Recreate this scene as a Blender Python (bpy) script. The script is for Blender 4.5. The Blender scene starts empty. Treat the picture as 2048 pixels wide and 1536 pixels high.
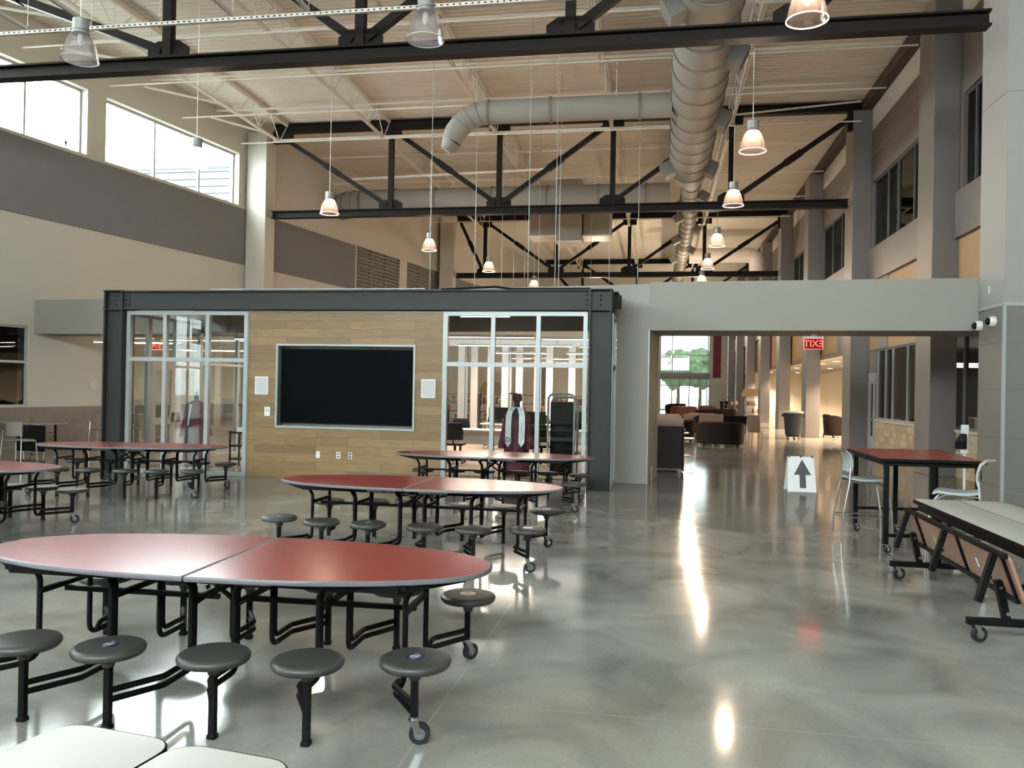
import bpy, bmesh, math, random
from mathutils import Vector, Matrix
random.seed(7)
R=math.radians; PI=math.pi
scene=bpy.context.scene; COL=scene.collection
# ---------------------------------------------------------------- camera
FPX=1657.0; yaw=0.17504; pitch=.0054239; roll=.0182351; CAMZ=1.75
fw=Vector((-math.sin(yaw)*math.cos(pitch),math.cos(yaw)*math.cos(pitch),math.sin(pitch)))
rt=Vector((math.cos(yaw),math.sin(yaw),0)); up=rt.cross(fw)
r2=rt*math.cos(roll)+up*math.sin(roll); u2=up*math.cos(roll)-rt*math.sin(roll)
cam=bpy.data.cameras.new('camera'); cam.sensor_width=36; cam.sensor_fit='HORIZONTAL'
cam.lens=FPX/2048*36; cam.clip_start=.05; cam.clip_end=400
camo=bpy.data.objects.new('camera',cam); COL.objects.link(camo)
camo.matrix_world=Matrix(((r2.x,u2.x,-fw.x,0),(r2.y,u2.y,-fw.y,0),(r2.z,u2.z,-fw.z,CAMZ),(0,0,0,1)))
scene.camera=camo
# ---------------------------------------------------------------- sky, exposure
w=bpy.data.worlds.new('sky'); scene.world=w; w.use_nodes=True
bg=w.node_tree.nodes['Background']; bg.inputs[0].default_value=(.90,.97,1.0,1); bg.inputs[1].default_value=26.0
scene.view_settings.view_transform='Standard'; scene.view_settings.look='None'
scene.view_settings.exposure=0.55; scene.view_settings.gamma=1.0; scene.view_settings.use_curve_mapping=False
cy=scene.cycles; cy.use_denoising=True; cy.max_bounces=10; cy.diffuse_bounces=6; cy.glossy_bounces=5
cy.transparent_max_bounces=16; cy.transmission_bounces=4; cy.caustics_reflective=False; cy.caustics_refractive=False
cy.sample_clamp_indirect=4.0
PENDANT_W=125.0; PENDANT_COL=(1.0,.78,.58)
# ---------------------------------------------------------------- materials
def newmat(name):
    m=bpy.data.materials.new(name); m.use_nodes=True
    return m,m.node_tree,m.node_tree.nodes['Principled BSDF']
def mat(name,col,rough=.5,metal=0.,noise=0.,nscale=6.,spec=.5,bump=0.,bscale=60.):
    m,nt,b=newmat(name)
    b.inputs['Roughness'].default_value=rough; b.inputs['Metallic'].default_value=metal
    b.inputs['Specular IOR Level'].default_value=spec
    b.inputs['Base Color'].default_value=(*col,1)
    if noise or bump:
        g=nt.nodes.new('ShaderNodeNewGeometry')
    if noise:
        n=nt.nodes.new('ShaderNodeTexNoise'); n.inputs['Scale'].default_value=nscale; n.inputs['Detail'].default_value=4
        nt.links.new(g.outputs['Position'],n.inputs['Vector'])
        r=nt.nodes.new('ShaderNodeMapRange'); r.inputs['To Min'].default_value=1-noise; r.inputs['To Max'].default_value=1+noise
        nt.links.new(n.outputs['Fac'],r.inputs['Value'])
        v=nt.nodes.new('ShaderNodeVectorMath'); v.operation='SCALE'; v.inputs[0].default_value=col
        nt.links.new(r.outputs['Result'],v.inputs['Scale']); nt.links.new(v.outputs[0],b.inputs['Base Color'])
    if bump:
        n=nt.nodes.new('ShaderNodeTexNoise'); n.inputs['Scale'].default_value=bscale
        nt.links.new(g.outputs['Position'],n.inputs['Vector'])
        bp=nt.nodes.new('ShaderNodeBump'); bp.inputs['Strength'].default_value=bump; bp.inputs['Distance'].default_value=.01
        nt.links.new(n.outputs['Fac'],bp.inputs['Height']); nt.links.new(bp.outputs[0],b.inputs['Normal'])
    return m
def emit(name,col,s):
    m,nt,b=newmat(name); b.inputs['Base Color'].default_value=(*col,1)
    b.inputs['Emission Color'].default_value=(*col,1); b.inputs['Emission Strength'].default_value=s
    return m
def glassmat(name,tint=(1,1,1),refl=1.0,rough=0.):
    m=bpy.data.materials.new(name); m.use_nodes=True; nt=m.node_tree; nt.nodes.clear()
    o=nt.nodes.new('ShaderNodeOutputMaterial'); mx=nt.nodes.new('ShaderNodeMixShader')
    t=nt.nodes.new('ShaderNodeBsdfTransparent'); t.inputs[0].default_value=(*tint,1)
    g=nt.nodes.new('ShaderNodeBsdfGlossy'); g.inputs['Roughness'].default_value=rough; g.inputs[0].default_value=(refl,refl,refl,1)
    f=nt.nodes.new('ShaderNodeFresnel'); ge=nt.nodes.new('ShaderNodeNewGeometry'); mr=nt.nodes.new('ShaderNodeMapRange')
    mr.inputs['To Min'].default_value=1.45; mr.inputs['To Max'].default_value=1/1.45
    nt.links.new(ge.outputs['Backfacing'],mr.inputs['Value']); nt.links.new(mr.outputs[0],f.inputs['IOR'])
    nt.links.new(f.outputs[0],mx.inputs[0]); nt.links.new(t.outputs[0],mx.inputs[1]); nt.links.new(g.outputs[0],mx.inputs[2])
    nt.links.new(mx.outputs[0],o.inputs[0]); return m
def brickmat(name,c1,c2,mortar,bw,bh,ms,axis,rough=.6,offset=.5,grain=0.,bump=.3,squash=1.,freq=2,sq=2):
    # axis: 'XZ' or 'YZ' face of the wall
    m,nt,b=newmat(name); b.inputs['Roughness'].default_value=rough
    g=nt.nodes.new('ShaderNodeNewGeometry'); s=nt.nodes.new('ShaderNodeSeparateXYZ'); c=nt.nodes.new('ShaderNodeCombineXYZ')
    nt.links.new(g.outputs['Position'],s.inputs[0])
    nt.links.new(s.outputs['X' if axis[0]=='X' else 'Y'],c.inputs[0]); nt.links.new(s.outputs['Z'],c.inputs[1])
    br=nt.nodes.new('ShaderNodeTexBrick'); br.inputs['Color1'].default_value=(*c1,1); br.inputs['Color2'].default_value=(*c2,1)
    br.inputs['Mortar'].default_value=(*mortar,1); br.inputs['Scale'].default_value=1; br.inputs['Brick Width'].default_value=bw
    br.inputs['Row Height'].default_value=bh; br.inputs['Mortar Size'].default_value=ms; br.offset=offset; br.offset_frequency=freq
    br.squash=squash; br.squash_frequency=sq
    nt.links.new(c.outputs[0],br.inputs['Vector'])
    last=br.outputs['Color']
    mp=nt.nodes.new('ShaderNodeMapping'); mp.inputs['Scale'].default_value=(1.6,22,1) if grain else (3,3,1)
    nt.links.new(c.outputs[0],mp.inputs['Vector'])
    n=nt.nodes.new('ShaderNodeTexNoise'); n.inputs['Scale'].default_value=2.2; n.inputs['Detail'].default_value=5; n.inputs['Distortion'].default_value=.6
    nt.links.new(mp.outputs[0],n.inputs['Vector'])
    r=nt.nodes.new('ShaderNodeMapRange'); r.inputs['To Min'].default_value=1-(grain or .14); r.inputs['To Max'].default_value=1+(grain or .14)
    nt.links.new(n.outputs['Fac'],r.inputs['Value'])
    v=nt.nodes.new('ShaderNodeVectorMath'); v.operation='SCALE'
    nt.links.new(last,v.inputs[0]); nt.links.new(r.outputs[0],v.inputs['Scale']); nt.links.new(v.outputs[0],b.inputs['Base Color'])
    if bump:
        bp=nt.nodes.new('ShaderNodeBump'); bp.inputs['Strength'].default_value=bump; bp.inputs['Distance'].default_value=.01; bp.invert=True
        nt.links.new(br.outputs['Fac'],bp.inputs['Height']); nt.links.new(bp.outputs[0],b.inputs['Normal'])
    return m
def floormat():
    m,nt,b=newmat('polished_concrete')
    g=nt.nodes.new('ShaderNodeNewGeometry')
    def noise(sc,det,dist=0.):
        n=nt.nodes.new('ShaderNodeTexNoise'); n.inputs['Scale'].default_value=sc; n.inputs['Detail'].default_value=det; n.inputs['Distortion'].default_value=dist
        nt.links.new(g.outputs['Position'],n.inputs['Vector']); return n.outputs['Fac']
    ramp=nt.nodes.new('ShaderNodeValToRGB'); cr=ramp.color_ramp
    cr.elements[0].position=.30; cr.elements[0].color=(.165,.165,.145,1); cr.elements[1].position=.70; cr.elements[1].color=(.36,.353,.315,1)
    nt.links.new(noise(1.1,7,.8),ramp.inputs[0])
    r2=nt.nodes.new('ShaderNodeMapRange'); r2.inputs['To Min'].default_value=.86; r2.inputs['To Max'].default_value=1.14
    nt.links.new(noise(38,4),r2.inputs['Value'])
    v=nt.nodes.new('ShaderNodeVectorMath'); v.operation='SCALE'
    nt.links.new(ramp.outputs[0],v.inputs[0]); nt.links.new(r2.outputs[0],v.inputs['Scale'])
    # saw-cut control joints, a real grid of thin lines
    s=nt.nodes.new('ShaderNodeSeparateXYZ'); nt.links.new(g.outputs['Position'],s.inputs[0])
    def joint(sock,off,per):
        a=nt.nodes.new('ShaderNodeMath'); a.operation='ADD'; a.inputs[1].default_value=off; nt.links.new(sock,a.inputs[0])
        mo=nt.nodes.new('ShaderNodeMath'); mo.operation='PINGPONG'; mo.inputs[1].default_value=per/2; nt.links.new(a.outputs[0],mo.inputs[0])
        l=nt.nodes.new('ShaderNodeMath'); l.operation='LESS_THAN'; l.inputs[1].default_value=.005; nt.links.new(mo.outputs[0],l.inputs[0]); return l.outputs[0]
    jx=joint(s.outputs['X'],-2.75,3.9); jy=joint(s.outputs['Y'],-.6,3.9)
    mx=nt.nodes.new('ShaderNodeMath'); mx.operation='MAXIMUM'; nt.links.new(jx,mx.inputs[0]); nt.links.new(jy,mx.inputs[1])
    mix=nt.nodes.new('ShaderNodeMix'); mix.data_type='RGBA'
    mm=nt.nodes.new('ShaderNodeMath'); mm.operation='MULTIPLY'; mm.inputs[1].default_value=.35; nt.links.new(mx.outputs[0],mm.inputs[0])
    nt.links.new(mm.outputs[0],mix.inputs[0]); nt.links.new(v.outputs[0],mix.inputs[6]); mix.inputs[7].default_value=(.42,.40,.36,1)
    nt.links.new(mix.outputs[2],b.inputs['Base Color'])
    r3=nt.nodes.new('ShaderNodeMapRange'); r3.inputs['To Min'].default_value=.05; r3.inputs['To Max'].default_value=.15
    nt.links.new(noise(2.3,5,.5),r3.inputs['Value']); nt.links.new(r3.outputs[0],b.inputs['Roughness'])
    b.inputs['IOR'].default_value=1.85
    bp=nt.nodes.new('ShaderNodeBump'); bp.inputs['Strength'].default_value=.06; bp.inputs['Distance'].default_value=.01
    nt.links.new(noise(1.7,2),bp.inputs['Height']); nt.links.new(bp.outputs[0],b.inputs['Normal'])
    return m
M={}
M['floor']=floormat()
M['white_wall']=mat('offwhite_paint',(.47,.452,.395),.65,noise=.03,nscale=.7,bump=.05)
M['band']=mat('grey_acoustic_band',(.150,.152,.156),.85,noise=.05,nscale=3,bump=.2,bscale=200)
M['taupe']=mat('taupe_paint',(.20,.175,.155),.6,noise=.05,nscale=1)
M['tile']=brickmat('taupe_wall_tile',(.165,.14,.125),(.18,.155,.135),(.13,.11,.10),.6,.3,.004,'YZ',rough=.25,bump=.1)
M['column']=mat('grey_column_paint',(.155,.140,.131),.42,noise=.05,nscale=2)
M['bulkhead']=mat('bulkhead_paint',(.25,.235,.205),.6,noise=.03,nscale=1)
M['wallgrey']=mat('grey_wall_paint',(.24,.225,.20),.5,noise=.06,nscale=2)
M['jamb']=mat('tan_jamb',(.42,.375,.31),.5)
M['steel']=mat('dark_grey_steel',(.030,.033,.032),.5,noise=.1,nscale=3,spec=.2)
M['truss']=mat('black_brown_steel',(.011,.009,.008),.55,spec=.12)
M['deck']=mat('white_deck_paint',(.72,.68,.60),.6)
M['joist']=mat('white_joist_paint',(.72,.69,.63),.45)
M['brownsteel']=mat('brown_edge_beam',(.05,.034,.026),.55,spec=.2)
M['duct']=mat('grey_duct',(.27,.255,.225),.6,noise=.05,nscale=4,spec=.3)
M['ductring']=mat('duct_ring',(.16,.15,.135),.5)
M['alu']=mat('clear_aluminium',(.36,.39,.39),.4,metal=.2)
M['alud']=mat('dark_aluminium',(.13,.14,.14),.35,metal=.4)
M['glass']=glassmat('clear_glass',(.93,.95,.94))
M['glassdark']=glassmat('tinted_glass',(.50,.53,.52),.55)
M['black']=mat('black_powder_coat',(.003,.003,.0035),.45,spec=.12)
M['blackmatte']=mat('black_matte',(.005,.005,.0055),.8,spec=.15)
M['screen']=mat('screen_black',(.0015,.003,.0036),.5,spec=.03)
M['niche']=mat('metal_niche',(.30,.30,.28),.4,metal=.5,noise=.1)
M['plank']=brickmat('oak_plank',(.245,.155,.070),(.165,.102,.045),(.10,.06,.03),1.25,.155,.0025,'XZ',rough=.5,grain=.42,bump=.15)
M['tanpanel']=mat('tan_wood_panel',(.40,.265,.14),.55,noise=.10,nscale=3)
M['stone']=brickmat('limestone_block',(.46,.36,.24),(.33,.25,.16),(.24,.185,.125),.55,.19,.006,'YZ',rough=.8,bump=.7,squash=.55,sq=3,freq=3,offset=.37)
M['sill']=mat('stone_sill',(.48,.43,.36),.6)
M['red']=mat('burgundy_laminate',(.215,.024,.022),.25,noise=.04,nscale=4)
M['edge']=mat('grey_edge_band',(.13,.125,.14),.4)
M['seat']=mat('charcoal_plastic',(.035,.035,.033),.42,bump=.05,bscale=500)
M['chrome']=mat('chrome',(.75,.77,.78),.12,metal=1.)
M['wheel']=mat('black_rubber_wheel',(.014,.016,.019),.5,spec=.2)
M['white']=mat('white_laminate',(.43,.42,.385),.4)
M['brown']=mat('brown_hardboard',(.235,.135,.095),.5,noise=.04)
M['green']=emit('green_tag',(.2,.75,.12),0.0)
M['paper']=mat('white_paper',(.78,.79,.80),.5)
M['arrow']=mat('black_ink',(.035,.04,.04),.5)
M['silverplastic']=mat('silver_grey_plastic',(.34,.37,.37),.4)
M['silvertube']=mat('silver_tube',(.55,.56,.55),.25,metal=.9)
M['leather']=mat('dark_brown_leather',(.010,.006,.005),.5,spec=.15)
M['leatherred']=mat('red_brown_leather',(.13,.028,.02),.4)
M['taupefab']=mat('taupe_upholstery',(.23,.165,.125),.6)
M['bin']=mat('grey_bin_plastic',(.022,.026,.032),.55,spec=.25)
M['exit']=emit('red_exit_light',(1.0,.04,.03),4.0)
M['exitpanel']=glassmat('red_tinted_acrylic',(.80,.30,.30))
M['navy']=mat('navy_sticker',(.01,.014,.05),.4)
M['pale']=mat('pale_sticker',(.72,.55,.47),.5)
M['maroon']=mat('maroon_gown_cloth',(.085,.008,.022),.7,noise=.12,nscale=9)
M['satin']=mat('white_satin',(.74,.76,.80),.3)
M['darkcloth']=mat('navy_black_cloth',(.012,.012,.03),.8)
M['warm']=emit('warm_downlight',(1.0,.68,.38),14.)
M['linear']=emit('linear_lamp',(1.0,.86,.80),9.)
M['bulb']=emit('lamp_bulb',(1.0,.84,.68),28.)
M['shade']=glassmat('prismatic_glass',(.90,.88,.86),.9,.15)
M['rim']=emit('glowing_glass_rim',(1.0,.85,.74),0.)
M['socket']=mat('grey_lamp_socket',(.30,.30,.29),.4,metal=.4)
M['banner']=mat('maroon_banner',(.13,.015,.03),.7)
M['siding']=mat('blue_grey_siding',(.030,.040,.046),.5)
M['books']=mat('book_white',(.6,.55,.5),.7)
M['redbook']=mat('book_red',(.4,.05,.04),.7)
M['shelf']=mat('shelf_brown',(.10,.065,.045),.5)
M['carpet']=mat('tan_carpet',(.28,.215,.155),.9,noise=.35,nscale=14)
M['cream']=mat('cream_wall',(.66,.585,.48),.7)
M['dark']=mat('dark_interior',(.05,.042,.035),.9)
M['lawn']=mat('outdoor_green',(.14,.20,.11),.9,noise=.4,nscale=.8)
M['ground']=mat('outdoor_paving',(.45,.45,.43),.9)
M['speaker']=mat('speaker_grille',(.50,.50,.50),.7)
M['outlet']=mat('outlet_white',(.75,.76,.74),.4)
M['grout']=mat('panel_joint',(.12,.11,.10),.8)
M['wrap']=mat('kraft_wrapping',(.22,.14,.075),.6,noise=.3,nscale=3)

M['entryglass']=glassmat('tinted_entry_glass',(.27,.29,.28))
M['pillargrey']=mat('grey_pillar_panel',(.155,.150,.138),.45,noise=.05,nscale=1)
def shademat(name,t,dcol,tr):
    m=bpy.data.materials.new(name); m.use_nodes=True; nt=m.node_tree; nt.nodes.clear()
    o=nt.nodes.new('ShaderNodeOutputMaterial'); a=nt.nodes.new('ShaderNodeMixShader'); b=nt.nodes.new('ShaderNodeMixShader'); c=nt.nodes.new('ShaderNodeMixShader')
    tp=nt.nodes.new('ShaderNodeBsdfTransparent'); tp.inputs[0].default_value=(.95,.93,.92,1)
    tl=nt.nodes.new('ShaderNodeBsdfTranslucent'); tl.inputs[0].default_value=(*dcol,1)
    df=nt.nodes.new('ShaderNodeBsdfDiffuse'); df.inputs[0].default_value=(*dcol,1)
    g=nt.nodes.new('ShaderNodeBsdfGlossy'); g.inputs['Roughness'].default_value=.08
    lw=nt.nodes.new('ShaderNodeLayerWeight'); lw.inputs[0].default_value=.25
    a.inputs[0].default_value=tr; nt.links.new(df.outputs[0],a.inputs[1]); nt.links.new(tl.outputs[0],a.inputs[2])
    b.inputs[0].default_value=t; nt.links.new(tp.outputs[0],b.inputs[1]); nt.links.new(a.outputs[0],b.inputs[2])
    mm=nt.nodes.new('ShaderNodeMath'); mm.operation='MULTIPLY'; mm.inputs[1].default_value=.35; nt.links.new(lw.outputs['Fresnel'],mm.inputs[0])
    nt.links.new(mm.outputs[0],c.inputs[0]); nt.links.new(b.outputs[0],c.inputs[1]); nt.links.new(g.outputs[0],c.inputs[2]); nt.links.new(c.outputs[0],o.inputs[0]); return m
M['shade']=shademat('lit_prismatic_glass',.03,(.95,.78,.70),.85)
M['shade_off']=shademat('prismatic_glass_unlit',.17,(.75,.74,.76),.5)
M['bulb_off']=mat('frosted_bulb',(.7,.7,.7),.3)
M['rim_off']=mat('glass_rim',(.6,.6,.62),.2)
M['red'].node_tree.nodes['Principled BSDF'].inputs['IOR'].default_value=1.65
M['chairback']=mat('beige_chair_back',(.20,.175,.15),.6)
M['linear_dim']=emit('linear_lamp_dim',(1.0,.88,.80),3.0)
M['bannergrey']=mat('grey_banner_cloth',(.10,.10,.12),.7)
# ---------------------------------------------------------------- mesh helpers
class MB:
    def __init__(s): s.v=[]; s.f=[]; s.m=[]; s.s=[]; s.T=None
    def pt(s,p):
        p=Vector(p)
        if s.T: p=s.T@p
        s.v.append(p); return len(s.v)-1
    def face(s,idx,m=0,sm=False): s.f.append(tuple(idx)); s.m.append(m); s.s.append(sm)
    def box(s,x0,x1,y0,y1,z0,z1,m=0,M=None):
        P=[(x0,y0,z0),(x1,y0,z0),(x1,y1,z0),(x0,y1,z0),(x0,y0,z1),(x1,y0,z1),(x1,y1,z1),(x0,y1,z1)]
        if M: P=[M@Vector(p) for p in P]
        i=[s.pt(p) for p in P]
        for q in ((0,3,2,1),(4,5,6,7),(0,1,5,4),(1,2,6,5),(2,3,7,6),(3,0,4,7)): s.face([i[k] for k in q],m)
    def loft(s,rings,m=0,sm=False,close=True,cap=True):
        ids=[[s.pt(p) for p in r] for r in rings]; n=len(ids[0])
        for a,b in zip(ids,ids[1:]):
            for k in range(n if close else n-1):
                j=(k+1)%n; s.face((a[k],a[j],b[j],b[k]),m,sm)
        if cap: s.face(ids[0][::-1],m,False); s.face(ids[-1],m,False)
        return ids
    def tube(s,pts,r,n=8,m=0,rot=0.,cap=True,smooth=None,aspect=1.):
        pts=[Vector(p) for p in pts]; 
        if smooth is None: smooth=n>4
        T=[]
        for i in range(len(pts)):
            a=(pts[i]-pts[i-1]).normalized() if i>0 else None; b=(pts[i+1]-pts[i]).normalized() if i<len(pts)-1 else None
            t=(a+b) if (a and b) else (a or b); T.append(t.normalized())
        ref=Vector((0,0,1)) if abs(T[0].z)<.9 else Vector((0,1,0))
        N=(ref-T[0]*ref.dot(T[0])).normalized(); rings=[]
        for i,(p,t) in enumerate(zip(pts,T)):
            if i>0: N=(N-t*N.dot(t)); N=N.normalized()
            B=t.cross(N); k=1.
            if 0<i<len(pts)-1: k=1/max(.5,(pts[i]-pts[i-1]).normalized().dot(t))
            rr=r[i] if isinstance(r,(list,tuple)) else r
            rings.append([p+(N*math.cos(rot+2*PI*j/n)+B*math.sin(rot+2*PI*j/n)*aspect)*rr for j in range(n)])
        s.loft(rings,m,smooth,True,cap)
    def bar(s,a,b,w,m=0,h=None):   # square bar
        s.tube([a,b],w*.7071,4,m,rot=PI/4,smooth=False)
    def lathe(s,prof,c=(0,0,0),n=24,m=0,M=None,cap=True,mats=None):
        rings=[]
        for r,z in prof: rings.append([Vector((r*math.cos(2*PI*k/n),r*math.sin(2*PI*k/n),z)) for k in range(n)])
        if M: rings=[[M@p for p in q] for q in rings]
        rings=[[p+Vector(c) for p in q] for q in rings]
        ids=[[s.pt(p) for p in r] for r in rings]
        for ri,(a,b) in enumerate(zip(ids,ids[1:])):
            mm=mats[ri] if mats else m
            for k in range(n): j=(k+1)%n; s.face((a[k],a[j],b[j],b[k]),mm,True)
        if cap: s.face(ids[0][::-1],mats[0] if mats else m); s.face(ids[-1],mats[-1] if mats else m)
    def prism(s,poly,z0,z1,m=0,top=None,mside=None,inset=0.,bev=0.):
        n=len(poly); c=Vector((sum(p[0] for p in poly)/n,sum(p[1] for p in poly)/n,0))
        def ins(p,d):
            q=Vector((p[0],p[1],0)); v=(c-q); return q+v.normalized()*d
        rings=[]
        if bev: rings.append([(*ins(p,bev)[:2],z0) for p in poly]); rings.append([(p[0],p[1],z0+bev) for p in poly]); rings.append([(p[0],p[1],z1-bev) for p in poly]); rings.append([(*ins(p,bev)[:2],z1) for p in poly])
        else: rings=[[(p[0],p[1],z0) for p in poly],[(p[0],p[1],z1) for p in poly]]
        ids=[[s.pt(p) for p in r] for r in rings]; ms=m if mside is None else mside
        for a,b in zip(ids,ids[1:]):
            for k in range(n): j=(k+1)%n; s.face((a[k],a[j],b[j],b[k]),ms,bool(bev))
        s.face(ids[0][::-1],ms)
        if inset:
            r=[s.pt((*ins(p,bev+inset)[:2],z1+.0003)) for p in poly]
            for k in range(n): j=(k+1)%n; s.face((ids[-1][k],ids[-1][j],r[j],r[k]),ms)
            s.face(r,top if top is not None else m)
        else: s.face(ids[-1],top if top is not None else m)
    def mesh(s,name,mats):
        me=bpy.data.meshes.new(name); me.from_pydata([tuple(v) for v in s.v],[],s.f)
        for x in (mats if isinstance(mats,(list,tuple)) else [mats]): me.materials.append(M[x] if isinstance(x,str) else x)
        me.polygons.foreach_set('material_index',s.m); me.polygons.foreach_set('use_smooth',s.s)
        if any(s.s):
            try: me.set_sharp_from_angle(angle=R(38))
            except Exception: pass
        me.update(); return me
    def build(s,name,mats,parent=None,loc=None,rz=0,bevel=0.,local=True):
        o=bpy.data.objects.new(name,s.mesh(name,mats)); COL.objects.link(o)
        if parent is not None: o.parent=parent
        if loc is not None: o.location=loc
        if rz: o.rotation_euler.z=rz
        if bevel:
            b=o.modifiers.new('bevel','BEVEL'); b.width=bevel; b.segments=2; b.limit_method='ANGLE'
        return o
def tag(o,label=None,cat=None,group=None,kind=None):
    if label: o['label']=label
    if cat: o['category']=cat
    if group: o['group']=group
    if kind: o['kind']=kind
    return o
def empty(name,loc=(0,0,0),rz=0,label=None,cat=None,group=None,kind=None,parent=None):
    o=bpy.data.objects.new(name,None); COL.objects.link(o); o.location=loc; o.rotation_euler.z=rz; o.empty_display_size=.2
    if parent: o.parent=parent
    return tag(o,label,cat,group,kind)
def kids(o): return [c for c in ALLKIDS(o)]
def ALLKIDS(o): return [c for c in COL.objects if c.parent==o]
def copy_tree(o,parent=None):
    c=o.copy(); COL.objects.link(c)
    if parent is not None: c.parent=parent
    for ch in list(o.children): copy_tree(ch,c)
    return c
def dup(o,loc,rz,label,group=None,cat=None):
    c=copy_tree(o); c.location=loc; c.rotation_euler.z=rz; c['label']=label
    if group: c['group']=group
    if cat: c['category']=cat
    return c
def fillet(pts,r,n=5):
    pts=[Vector(p) for p in pts]; out=[pts[0]]
    for i in range(1,len(pts)-1):
        a=(pts[i-1]-pts[i]); b=(pts[i+1]-pts[i]); la,lb=a.length,b.length; a.normalize(); b.normalize()
        ang=math.acos(max(-1,min(1,a.dot(b))))
        if ang>R(176): out.append(pts[i]); continue
        d=min(r/math.tan(ang/2),la*.48,lb*.48); p0=pts[i]+a*d; p1=pts[i]+b*d
        for k in range(n+1):
            t=k/n; out.append(p0*(1-t)**2+pts[i]*2*t*(1-t)+p1*t*t)
    out.append(pts[-1]); return out
def text(name,body,size,mt,parent,M4,ext=.004,align='CENTER'):
    cu=bpy.data.curves.new(name,'FONT'); cu.body=body; cu.size=size; cu.extrude=ext; cu.align_x=align; cu.align_y='CENTER'
    tmp=bpy.data.objects.new('tmp',cu); COL.objects.link(tmp); bpy.context.view_layer.update()
    me=bpy.data.meshes.new_from_object(tmp); bpy.data.objects.remove(tmp)
    me.materials.clear(); me.materials.append(M[mt])
    o=bpy.data.objects.new(name,me); COL.objects.link(o)
    if parent: o.parent=parent
    o.matrix_local=M4; return o
# wall grid: solid boxes around rectangular openings; f(u,z,off)->world
def wallgrid(mb,f,u0,u1,z0,z1,th,ops,m=0):
    us=sorted({u0,u1}|{a for o in ops for a in o[:2] if u0<a<u1}); zs=sorted({z0,z1}|{a for o in ops for a in o[2:4] if z0<a<z1})
    for a,b in zip(us,us[1:]):
        run=None
        for c,d in zip(zs,zs[1:]):
            mu,mz=(a+b)/2,(c+d)/2
            if any(o[0]<mu<o[1] and o[2]<mz<o[3] for o in ops):
                if run: slab(mb,f,a,b,*run,0,th,m); run=None
            else: run=(run[0],d) if run else (c,d)
        if run: slab(mb,f,a,b,*run,0,th,m)
def slab(mb,f,a,b,c,d,o0,o1,m=0):
    P=[f(a,c,o0),f(b,c,o0),f(b,c,o1),f(a,c,o1),f(a,d,o0),f(b,d,o0),f(b,d,o1),f(a,d,o1)]
    i=[mb.pt(p) for p in P]
    for q in ((0,3,2,1),(4,5,6,7),(0,1,5,4),(1,2,6,5),(2,3,7,6),(3,0,4,7)): mb.face([i[k] for k in q],m)
# frames of the three long walls
_a=R(9.9); LD=Vector((math.sin(_a),math.cos(_a),0)); LN=Vector((LD.y,-LD.x,0)); LP=Vector((-14.34,27.3,0))
def LW(s,z,off): return LP+LD*s-LN*off+Vector((0,0,z))      # off>0 is outwards
def RW(y,z,off): return Vector((6.4+off,y,z))
# ================================================================ THE BUILDING
S='structure'
def st(o): return tag(o,kind=S)
Y0,Y1=-8.0,80.0
# floor
mb=MB(); mb.box(-24,13,Y0,82,-.1,0); st(mb.build('floor','floor'))
# ceiling: ribbed metal deck following the slanted left wall
mb=MB(); y=Y0; per=.20
def lx(y): return LP.x+(y-LP.y)*math.tan(_a)-.45
prof=[(0,0),(.055,0),(.075,.035),(.18,.035),(.20,0)]
rows=[]
while y<82:
    for a,b in prof[:-1]: rows.append((y+a,10.95+b))
    y+=per
ids=[(mb.pt((lx(a),a,z)),mb.pt((13,a,z))) for a,z in rows]
for p,q in zip(ids,ids[1:]): mb.face((p[0],p[1],q[1],q[0]),0)
top=[mb.pt((lx(Y0),Y0,11.3)),mb.pt((13,Y0,11.3)),mb.pt((13,82,11.3)),mb.pt((lx(82),82,11.3))]; mb.face(top,0)
mb.face((top[0],ids[0][0],ids[-1][0],top[3]),0)
st(mb.build('ceiling','deck'))
# ---------------- left wall
CL=[(-6.46,-.70),(-12.9,-7.10),(-19.4,-13.55),(-25.9,-20.0),(-32.3,-26.4)]
LV=[(7.27,11.3),(12.05,16.3)]
ops=[(a,b,7.95,9.75) for a,b in CL]+[(a,b,5.97,7.88) for a,b in LV]+[(-13.0,-8.76,1.06,3.12),(-6.3,-5.25,0,2.15),(-35.9,-29.5,.1,4.6)]
mb=MB(); wallgrid(mb,LW,-37,57,0,11.2,.38,ops)
for a,b in LV: slab(mb,LW,a,b,5.97,7.88,.30,.38)
st(mb.build('wall_left','white_wall'))
mb=MB(); slab(mb,LW,-37,-.02,5.92,7.85,-.04,-.002); slab(mb,LW,1.05,7.1,5.92,7.85,-.04,-.002); slab(mb,LW,17.2,34,5.92,7.85,-.04,-.002); st(mb.build('trim_1','band'))
mb=MB(); slab(mb,LW,-29.4,-13.05,0,1.05,-.015,-.001); slab(mb,LW,-13.0,-6.36,0,1.05,-.015,-.001); slab(mb,LW,-5.19,2,0,1.05,-.015,-.001); st(mb.build('trim_2','tile'))
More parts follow.
